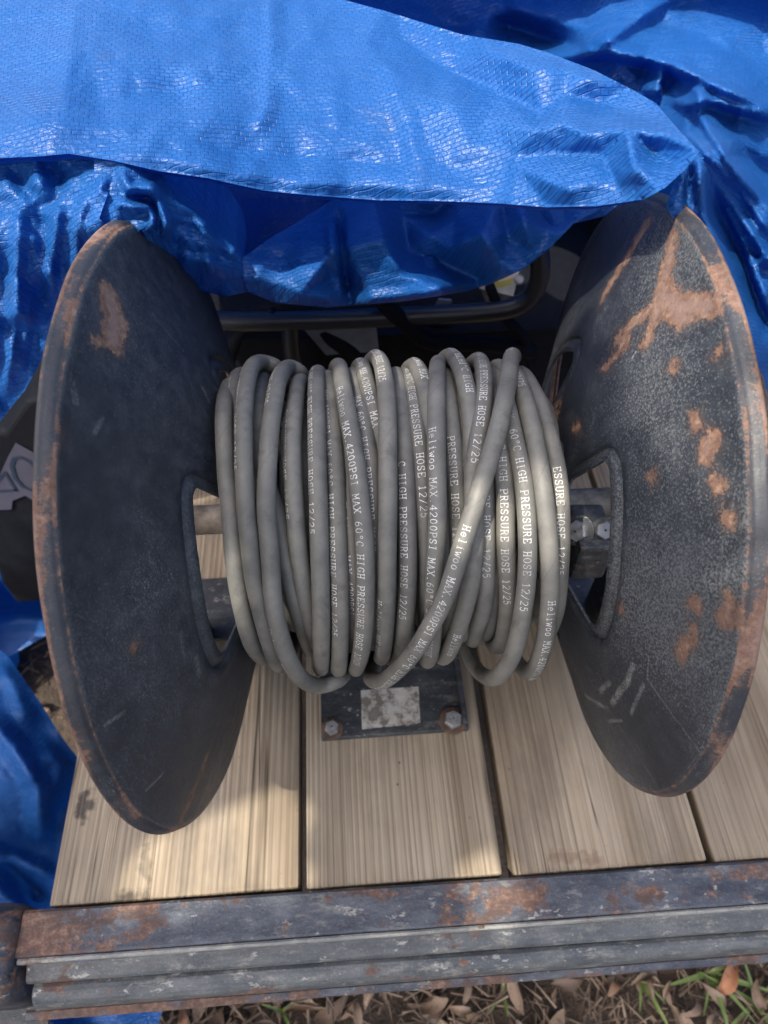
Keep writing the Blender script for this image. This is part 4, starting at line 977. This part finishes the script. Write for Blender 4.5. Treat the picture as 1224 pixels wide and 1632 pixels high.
# left drape
B_out = [(-140, 250, .53), (0, 240, .52), (100, 236, .515), (190, 250, .50), (182, 280, .485), (168, 320, .468), (158, 348, .462), (190, 380, .47), (205, 450, .48), (170, 500, .49), (110, 520, .485), (78, 552, .48), (40, 622, .478), (0, 672, .476), (-70, 740, .475), (-140, 800, .475)]
B_in = [(60, 320, .485), (120, 330, .475), (30, 450, .47), (90, 450, .475), (130, 420, .478), (-60, 450, .47)]
B_t0 = [([(32, 300), (28, 400), (22, 520), (10, 650)], -.014, 18, 14), ([(60, 290), (70, 380), (66, 480), (40, 600)], .010, 16, 14), ([(95, 320), (85, 400), (75, 500)], -.012, 12, 14), ([(185, 262), (160, 300), (130, 340), (120, 430), (105, 510)], -.014, 14, 18), ([(60, 262), (100, 275), (80, 310)], .022, 20, 20), ([(20, 262), (40, 300), (58, 315)], .018, 20, 18), ([(150, 300), (130, 370), (140, 430)], .010, 10, 10),
       ([(45, 345), (100, 335), (130, 350)], -.008, 16, 12), ([(0, 420), (10, 520), (-10, 640)], .010, 14, 14), ([(50, 430), (46, 520), (30, 610)], -.008, 10, 10)]
B_t = [(pl, a*.55, w1, w2) for pl, a, w1, w2 in B_t0]
sheet('side_drape', B_out, B_in, B_t, tarp, crumple=.0045, fine=.0022, seed=31, step=4.5, wav=(1.5, .6), facets=(30, .0055, 14, .0018), stretch=(.7, 2.2))
# lower left: lies on the ground beyond, hangs beside the bed, spreads under the rail
sheet('ground_sheet', [(-160, 900, -.30), (0, 925, -.30), (24, 955, -.30), (60, 950, -.30), (110, 930, -.30), (140, 980, -.30), (100, 1000, -.31), (75, 1012, -.31), (40, 1032, -.315), (10, 1048, -.32), (-160, 1120, -.32)], [(30, 990, -.29)], [([(-20, 1000), (30, 985), (90, 990)], .02, 20, 20)], tarp, 'z', seed=37, step=8)
F_out = [(-160, 1000, -.13), (-40, 1010, -.12), (0, 1036, -.12), (14, 1048, -.12), (40, 1085, -.12), (66, 1122, -.125), (95, 1170, -.13), (135, 1222, -.16), (150, 1300, -.19), (130, 1420, -.20), (120, 1475, -.20), (-160, 1475, -.20)]
F_in = [(20, 1150, -.10), (60, 1250, -.12), (0, 1300, -.12), (40, 1400, -.20), (90, 1300, -.19), (20, 1220, -.09), (90, 1230, -.13)]
F_t = [([(-40, 1120), (20, 1190), (60, 1250), (60, 1330)], .030, 26, 26), ([(60, 1180), (100, 1220), (70, 1300), (62, 1360)], .026, 20, 30), ([(-80, 1330), (0, 1362), (60, 1385), (90, 1400)], .034, 22, 14), ([(0, 1362), (40, 1410), (85, 1440)], -.030, 18, 20), ([(-40, 1400), (10, 1430), (40, 1460)], .028, 20, 20), ([(0, 1050), (30, 1110), (50, 1160)], .012, 20, 20)]
sheet('lower_drape', F_out, F_in, F_t, tarp, 'z', crumple=.006, fine=.002, seed=41, step=6, facets=(55, .010, 26, .003))
G_out = [(-160, 1450, -.24), (40, 1440, -.22), (140, 1460, -.22), (150, 1560, -.26), (268, 1570, -.27), (262, 1600, -.27), (252, 1632, -.27), (244, 1720, -.27), (-160, 1720, -.27)]
sheet('hem_corner', G_out, [(40, 1600, -.24)], [([(20, 1590), (70, 1620), (110, 1660)], .03, 20, 24), ([(60, 1560), (90, 1600), (180, 1640)], -.016, 20, 24)], tarp, 'z', crumple=.005, fine=.002, seed=47, step=8)
def rear_drape():
    # the rest of the cover, out of sight: roof, back and both sides down to the ground
    ring = [(-.62, .50), (-.66, .75), (-.64, 1.0), (-.55, 1.22), (-.25, 1.32), (.1, 1.34), (.45, 1.30), (.66, 1.15), (.72, .9), (.70, .6), (.66, .46)]
    R2 = catmull(ring, 8); nR = len(R2); V = []; F = []; rows = 14; uv = []
    for j in range(rows):
        t = j/(rows-1); z = .50-.95*t; k_ = 1-.10*(1-t)
        for i, (x, y) in enumerate(R2):
            w = .018*math.sin(i*1.1+t)*t+.012*noise.noise((x*7, y*7, t*2)); V.append((.03+(x-.03)*(k_+w), .75+(y-.75)*(k_+w), z+.01*noise.noise((x*5, y*5, 9)))); uv.append((i*.03, z))
    for j in range(rows-1):
        for i in range(nR-1): F.append((j*nR+i, j*nR+i+1, (j+1)*nR+i+1, (j+1)*nR+i))
    n0 = len(V)
    for i in range(nR): x, y, z = V[i]; V.append((.03+(x-.03)*.5, .98+(y-.98)*.35 if y > .7 else max(y, .74), .53)); uv.append((i*.03, .8))
    for i in range(nR-1): F.append((i, i+1, n0+i+1, n0+i))
    F.append(tuple(range(n0, n0+nR)))
    mesh_obj('rear_drape', V, F, M_TARP, tarp, True, uv)
rear_drape()
def grommet():
    p = at(3, 1592, z=-.228); M = Matrix.Translation(p)
    V = []; F = []; A, Bq = 28, 8
    for i in range(A):
        t = 2*math.pi*i/A
        for k in range(Bq):
            s = 2*math.pi*k/Bq; r = .0085+.0026*math.cos(s); V.append(M @ Vector((r*math.cos(t), r*math.sin(t), .0016*math.sin(s))))
    for i in range(A):
        for k in range(Bq): F.append((i*Bq+k, ((i+1) % A)*Bq+k, ((i+1) % A)*Bq+(k+1) % Bq, i*Bq+(k+1) % Bq))
    mesh_obj('grommet', V, F, M_BOLT, tarp)
grommet()

# ------------------------------------------------------------------ machine under the tarp
washer = tag(empty('pressure_washer', (.05, .85, 0)), 'black tube-framed machine in the dark gap between tarp and hose', 'machine')
YB = .665
def tpt(u, v, y=YB): return at(u, v, y=y)
tube_obj('frame_tube', [tpt(250, 440), tpt(290, 480), tpt(330, 508), tpt(420, 512), tpt(560, 508), tpt(700, 502), tpt(800, 494), tpt(840, 478), tpt(858, 448), tpt(860, 410), tpt(850, 370)], .011, M_FRAME, washer)
tube_obj('frame_tube', [tpt(462, 512), tpt(464, 545), tpt(470, 600), tpt(476, 700)], .010, M_FRAME, washer)
tube_obj('cable', [tpt(360, 560, .76), tpt(385, 515, .73), tpt(430, 494, .71), tpt(480, 498, .71), tpt(530, 535, .70), tpt(575, 575, .70), tpt(600, 640, .72)], .0135, M_BLACK, washer)
tube_obj('cable', [tpt(690, 500, .72), tpt(715, 530, .72), tpt(718, 580, .73), tpt(700, 640, .75)], .012, M_BLACK, washer)
def slab(name, pts, th, mat, parent):
    V = [Vector(p) for p in pts]; n = (V[1]-V[0]).cross(V[2]-V[0]).normalized()
    if n.dot(CAM-V[0]) > 0: n = -n
    k = len(V); W_ = V+[v+n*th for v in V]
    F = [tuple(range(k)), tuple(range(2*k-1, k-1, -1))]+[(i, i+k, (i+1) % k+k, (i+1) % k) for i in range(k)]
    o = mesh_obj(name, W_, F, mat, parent, smooth=False)
    bm = bmesh.new(); bm.from_mesh(o.data); bmesh.ops.recalc_face_normals(bm, faces=bm.faces); bm.to_mesh(o.data); bm.free(); return o
slab('engine_dark_block', [tpt(320, 545, .70), tpt(1000, 520, .70), tpt(1000, 700, .70), tpt(320, 730, .70)], .25, M_BLACK, washer)  # black slab enlarged to cover lit planks and keep the gap dark
slab('guard_plate', [tpt(480, 520, .69), tpt(600, 522, .69), tpt(604, 560, .69), tpt(520, 566, .69)], .004, mat_plain('guard', (.13, .15, .18), .5), washer)
slab('guard_plate', [tpt(700, 478, .69), tpt(720, 480, .69), tpt(722, 498, .69), tpt(688, 500, .69)], .004, mat_plain('guard_b', (.13, .15, .18), .5), washer)
tube_obj('cable', [tpt(360, 620, .66), tpt(368, 560, .665), tpt(390, 520, .67), tpt(440, 500, .67)], .008, M_BLACK, washer)
tube_obj('cable', [tpt(600, 470, .66), tpt(650, 520, .66), tpt(690, 545, .66), tpt(780, 548, .67), tpt(850, 560, .67)], .010, M_BLACK, washer)
tube_obj('cable', [tpt(780, 455, .68), tpt(800, 500, .67), tpt(835, 540, .67), tpt(850, 600, .67)], .006, M_BLACK, washer)
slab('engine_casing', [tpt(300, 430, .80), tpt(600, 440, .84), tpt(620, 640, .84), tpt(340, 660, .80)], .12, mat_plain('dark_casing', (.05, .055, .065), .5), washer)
slab('fuel_tank', [tpt(570, 430, .78), tpt(800, 440, .80), tpt(800, 540, .80), tpt(590, 560, .78)], .10, mat_plain('pale_tank', (.11, .13, .16), .4), washer)
slab('air_filter', [tpt(640, 515, .75), tpt(850, 480, .77), tpt(870, 640, .77), tpt(660, 650, .75)], .08, M_BLACK, washer)
slab('bracket', [tpt(762, 450, .745), tpt(832, 430, .745), tpt(812, 478, .745), tpt(778, 492, .745)], .004, M_STEEL, washer)
sg = slab('warning_sticker', [tpt(768, 444, .742), tpt(828, 430, .742), tpt(818, 472, .742), tpt(764, 460, .742)], .0012, M_WHITEP, washer)
slab('warning_stripe', [tpt(788, 450, .7405), tpt(818, 444, .7405), tpt(815, 454, .7405), tpt(786, 460, .7405)], .0004, M_YEL, sg)
bp = tpt(827, 446, .738); lathe_obj('bracket_bolt', [(.006, 0), (.006, .004), (.004, .006)], M_BOLT, washer, Matrix.Translation(bp) @ Vector((0, 0, 1)).rotation_difference(Vector((0, -.8, .6))).to_matrix().to_4x4(), 12)
slab('rust_bracket', [tpt(826, 533, .74), tpt(850, 534, .74), tpt(850, 541, .74), tpt(826, 540, .74)], .004, M_RUSTY, washer)
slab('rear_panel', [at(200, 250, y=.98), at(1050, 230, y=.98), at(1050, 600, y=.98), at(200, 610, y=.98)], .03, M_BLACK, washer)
# second machine at far left with a pale emblem panel
pump = tag(empty('machine_housing', (-.42, .62, -.3)), 'black machine housing with pale emblem behind the left side plate', 'machine')
def lp(u, v, y=.56): return at(u, v, y=y)
def housing():
    front = [lp(-140, 690), lp(5, 690), lp(40, 640), lp(150, 620), lp(150, 930), lp(70, 958), lp(26, 962), lp(2, 930), lp(-16, 870), lp(-140, 860)]
    o = slab('housing', front, .16, M_BLACK, pump)
    md = o.modifiers.new('bevel', 'BEVEL'); md.width = .006; md.segments = 3
    return o
hs = housing()
emb = slab('emblem_panel', [lp(-30, 815, .5575), lp(-8, 775, .5575), (lp(12, 730, .5575)), lp(25, 706, .5575), lp(60, 725, .5575), lp(75, 760, .5575), lp(75, 810, .5575), lp(40, 790, .5575), lp(20, 798, .5575), lp(18, 812, .5575)], .0008, M_PANEL, pump)
# emblem strokes: a letter A outline next to a slanted O
def stroke(pts, w, y=.5565, name='emblem_stroke'):
    P_ = [lp(u, v, y) for u, v in pts]; V = []; F = []
    for i, p in enumerate(P_):
        t = (P_[min(i+1, len(P_)-1)]-P_[max(i-1, 0)]).normalized(); s = t.cross(Vector((0, -1, 0))).normalized()*w
        V += [p-s, p+s]
        if i: F.append((2*i-2, 2*i-1, 2*i+1, 2*i))
    mesh_obj(name, V, F, M_INK, emb, smooth=False)
stroke([(-20, 783), (2, 783), (26, 781)], .0016); stroke([(26, 783), (8, 754)], .0016); stroke([(-16, 780), (8, 752)], .0016)
stroke([(18, 742), (24, 762), (36, 776), (52, 782), (62, 778)], .0022); stroke([(18, 742), (22, 731), (34, 729), (50, 738), (62, 752)], .0022)

# ------------------------------------------------------------------ leaf litter and grass
def leaf_mesh(i):
    rnd = random.Random(i); L = rnd.uniform(.030, .085); W_ = L*rnd.uniform(.07, .19); curl = rnd.uniform(-.016, .022); tw = rnd.uniform(-2.2, 2.2); fold = rnd.uniform(.1, 1.3)
    V = []; F = []; n = 9
    for k in range(n):
        t = k/(n-1); w = W_*(math.sin(math.pi*min(1, t*.97+.03))**.8)+.0006; x = (t-.5)*L; z = curl*math.sin(math.pi*t)+.004*noise.noise((t*4, i*1.3, 0))
        a = tw*(t-.5)
        for s in (-1, -.5, 0, .5, 1):
            yy = w*s; zz = abs(s)*w*fold+.0015*noise.noise((t*9, s*3, i)); V.append((x, yy*math.cos(a)-zz*math.sin(a), z+yy*math.sin(a)+zz*math.cos(a)))
    for k in range(n-1):
        for s in range(4): F.append((k*5+s, k*5+s+1, (k+1)*5+s+1, (k+1)*5+s))
    me = bpy.data.meshes.new('dead_leaf'); me.from_pydata(V, [], F); me.update(); me.polygons.foreach_set('use_smooth', [True]*len(me.polygons)); me.materials.append(M_LEAF); return me
LM = [leaf_mesh(i) for i in range(30)]
def gz(x, y): return GZ + .030*noise.noise((x*4, y*4, 1)) + .012*noise.noise((x*17, y*17, 5)) - .03
rl = random.Random(5)
for i in range(300):
    if i < 255: x, y = rl.uniform(-.40, .80), rl.uniform(-.07, .12)
    else: x, y = rl.uniform(-.75, -.36), rl.uniform(.25, .75)
    o = bpy.data.objects.new('dead_leaf', LM[rl.randrange(30)]); o.location = (x, y, gz(x, y)+rl.uniform(.002, .034)); s = rl.uniform(.5, .95)
    o.rotation_euler = (rl.uniform(-.9, .9), rl.uniform(-.5, .5), rl.uniform(0, 6.28)); o.scale = (s, s, s)
    scene.collection.objects.link(o); o.parent = ground
# dry twigs and crumbs between the leaves: one mass nobody could count
def litter():
    V = []; F = []; r2 = random.Random(9)
    for i in range(2300):
        x, y = (r2.uniform(-.42, .82), r2.uniform(-.08, .12)) if i < 1900 else (r2.uniform(-.75, -.36), r2.uniform(.25, .75))
        z = gz(x, y)+r2.uniform(0, .030); a = r2.uniform(0, 6.28); L = r2.uniform(.006, .05); w = r2.uniform(.0006, .0022); el = r2.uniform(-.25, .25)
        d = Vector((math.cos(a)*L, math.sin(a)*L, el*L)); s = Vector((-math.sin(a), math.cos(a), 0))*w; p = Vector((x, y, z)); u_ = Vector((0, 0, w)); b0 = len(V)
        V += [p-s, p+s, p+u_*1.6, p+d-s*.5, p+d+s*.5, p+d+u_]; F += [(b0, b0+1, b0+4, b0+3), (b0+1, b0+2, b0+5, b0+4), (b0+2, b0, b0+3, b0+5)]
    return tag(mesh_obj('leaf_litter', V, F, mat_plain('twig', (.17, .125, .09), .85, 0, 0, 30, .7), None, False), 'fine twigs and crumbs of dry leaf litter on the soil', 'leaf litter', kind='stuff')
litter()
def tuft(px, blades, label, seed):
    r3 = random.Random(seed); p0 = at(*px, z=GZ-.02); root = tag(empty('grass_tuft', (p0.x, p0.y, GZ-.03)), label, 'grass', 'grass beside the trailer')
    for (a, L, lean, w) in blades:
        V = []; F = []; n = 12; d = Vector((math.cos(a), math.sin(a), 0)); s = Vector((-d.y, d.x, 0))
        for k in range(n):
            t = k/(n-1); h = L*(math.sin(t*1.6)*.6)*(1-lean)+.01*t; out = L*(t**1.3)*lean*1.1; p = Vector((p0.x, p0.y, GZ-.03))+d*out+Vector((0, 0, h*(1.2-t*.6)+.012))
            ww = w*(1-t**2.2)+.0003; up = Vector((0, 0, ww*.35)); V += [p-s*ww+up, p, p+s*ww+up]
            if k: b0 = len(V)-6; F += [(b0, b0+1, b0+4, b0+3), (b0+1, b0+2, b0+5, b0+4)]
        mesh_obj('blade', V, F, M_GRASS, root)
tuft((1128, 1552), [(3.3, .085, .80, .0036), (-.35, .10, .85, .0042), (-1.6, .11, .70, .0036), (-1.0, .09, .75, .0030), (-2.1, .07, .7, .0022), (.3, .07, .8, .003)], 'broad-bladed grass clump below the right end of the rail', 1)
tuft((1200, 1600), [(2.6, .09, .8, .0034), (-1.2, .10, .75, .0034), (3.6, .08, .8, .003), (.2, .08, .8, .003), (1.6, .08, .7, .0026)], 'grass clump in the bottom right corner of the picture', 2)
tuft((1018, 1560), [(-1.25, .10, .75, .0030), (-1.9, .05, .7, .002), (-.9, .05, .7, .002)], 'long slanting grass blade left of the broad-bladed clump', 3)
tuft((800, 1585), [(-1.5, .05, .6, .0022), (1.4, .06, .7, .0022), (-2.4, .04, .7, .0018)], 'small grass sprig among leaves below the middle of the rail', 4)
tuft((450, 1612), [(-1.0, .05, .7, .0022), (2.8, .04, .7, .0018), (.4, .05, .7, .002)], 'short grass sprig among leaves right of the blue tarp corner', 5)

# ------------------------------------------------------------------ unseen branch added to shade the bed, gaps aimed at sun patches
def branch():
    sd = SUN_DIR; e2 = (Vector((0, 1, 0))-sd*sd.y).normalized(); e1 = e2.cross(sd).normalized(); e1 = -e1 if e1.x < 0 else e1
    ab = lambda p: (p.dot(e1), p.dot(e2))
    pool = []
    def hole_poly(pts): return [ab(p) for p in pts]
    patch = hole_poly([at(228, 1345, z=0), at(325, 1287, z=0), at(480, 1246, z=0), at(486, 1330, z=0), at(482, 1412, z=0), at(205, 1450, z=0)])
    spot = hole_poly([at(768, 1372, z=0), at(812, 1388, z=0), at(826, 1470, z=0), at(776, 1470, z=0)])
    gaps = [(ab(cyl(*to_cyl(871, 790, .138))), .022), (ab(cyl(*to_cyl(875, 860, .138))), .018), (ab(cyl(*to_cyl(752, 815, .149))), .016), (ab(cyl(*to_cyl(735, 850, .149))), .014), (ab(cyl(*to_cyl(610, 590, .130))), .014), (ab(cyl(*to_cyl(545, 600, .130))), .012),
            (ab(at(1090, 560, x=.19)), .035), (ab(at(1150, 700, x=.20)), .030), (ab(at(1060, 420, x=.19)), .030), (ab(at(1180, 900, x=.2)), .016), (ab(at(58, 800, x=-.147)), .012), (ab(at(66, 930, x=-.147)), .012)]
    rb = random.Random(21); V = []; F = []
    root = tag(empty('shade_branch', tuple(Vector((-.05, .2, .2))+sd*1.8)), 'leafy tree branch added outside the picture to shade the reel, with gaps for sun patches', 'tree branch')
    cen = Vector((.03, .3, .15)); a0, b0 = ab(cen)
    def lit(a, b):
        q = np.array([[a, b]])
        if poly_dist(q, patch)[0] < .012 or poly_dist(q, spot)[0] < .008: return True
        return any((a-g[0][0])**2+(b-g[0][1])**2 < (g[1]+.008)**2 for g in gaps)
    n = 0
    cand = []
    while n < 12500:
        n += 1; a = rb.uniform(a0-.60, a0+.60); b = rb.uniform(b0-.55, b0+.28)
        lim = .555+.02*noise.noise((a*9, 3, 1))-.25*max(0, a-.05)
        # the tarp beyond stays in the sun
        if b > lim: continue
        if b > lim-.06 and rb.random() < .35: continue
        cand.append((a, b))
    A_ = np.array(cand)
    keep = ~((poly_dist(A_, patch) < .020) | (poly_dist(A_, spot) < .022))
    for g, r in gaps: keep &= np.hypot(A_[:, 0]-g[0], A_[:, 1]-g[1]) > r+.016
    for a, b in A_[keep]:
        d = rb.uniform(1.55, 1.95); p = e1*a+e2*b; p = p+sd*(d+cen.dot(sd))
        L = rb.uniform(.020, .036); w = L*.5; ang = rb.uniform(0, 6.28); tl = Vector((rb.uniform(-.5, .5), rb.uniform(-.5, .5), rb.uniform(-.5, .5)))
        u_ = (e1*math.cos(ang)+e2*math.sin(ang)+tl*.5).normalized(); v_ = sd.cross(u_).normalized(); b_ = len(V)
        V += [p-u_*L, p-u_*L*.3+v_*w, p+u_*L*.4+v_*w*.8, p+u_*L, p+u_*L*.4-v_*w*.8, p-u_*L*.3-v_*w]; F.append(tuple(range(b_, b_+6)))
    lv = mesh_obj('leaves', V, F, mat_plain('shade_leaf', (.05, .11, .025), .5, 0, 0, 20, .4), root, False); lv['kind'] = 'stuff'  # added leaf mass blocking the sun, left open over the lit patches
    base = e1*(a0-.75)+e2*(b0-.2)+sd*(1.8+cen.dot(sd))
    for tgt in ((.35, .1), (.3, -.25), (.1, .25), (-.1, -.35)):
        end = e1*(a0+tgt[0]*1.2)+e2*(b0-.1+tgt[1])+sd*(1.75+cen.dot(sd)); mid = (base+end)*.5+sd*.08
        tube_obj('shade_limb', [base, mid, end], [.016-.013*i/16 for i in range(17)], mat_plain('bark', (.12, .09, .06), .9), root, 8, 8)
branch()
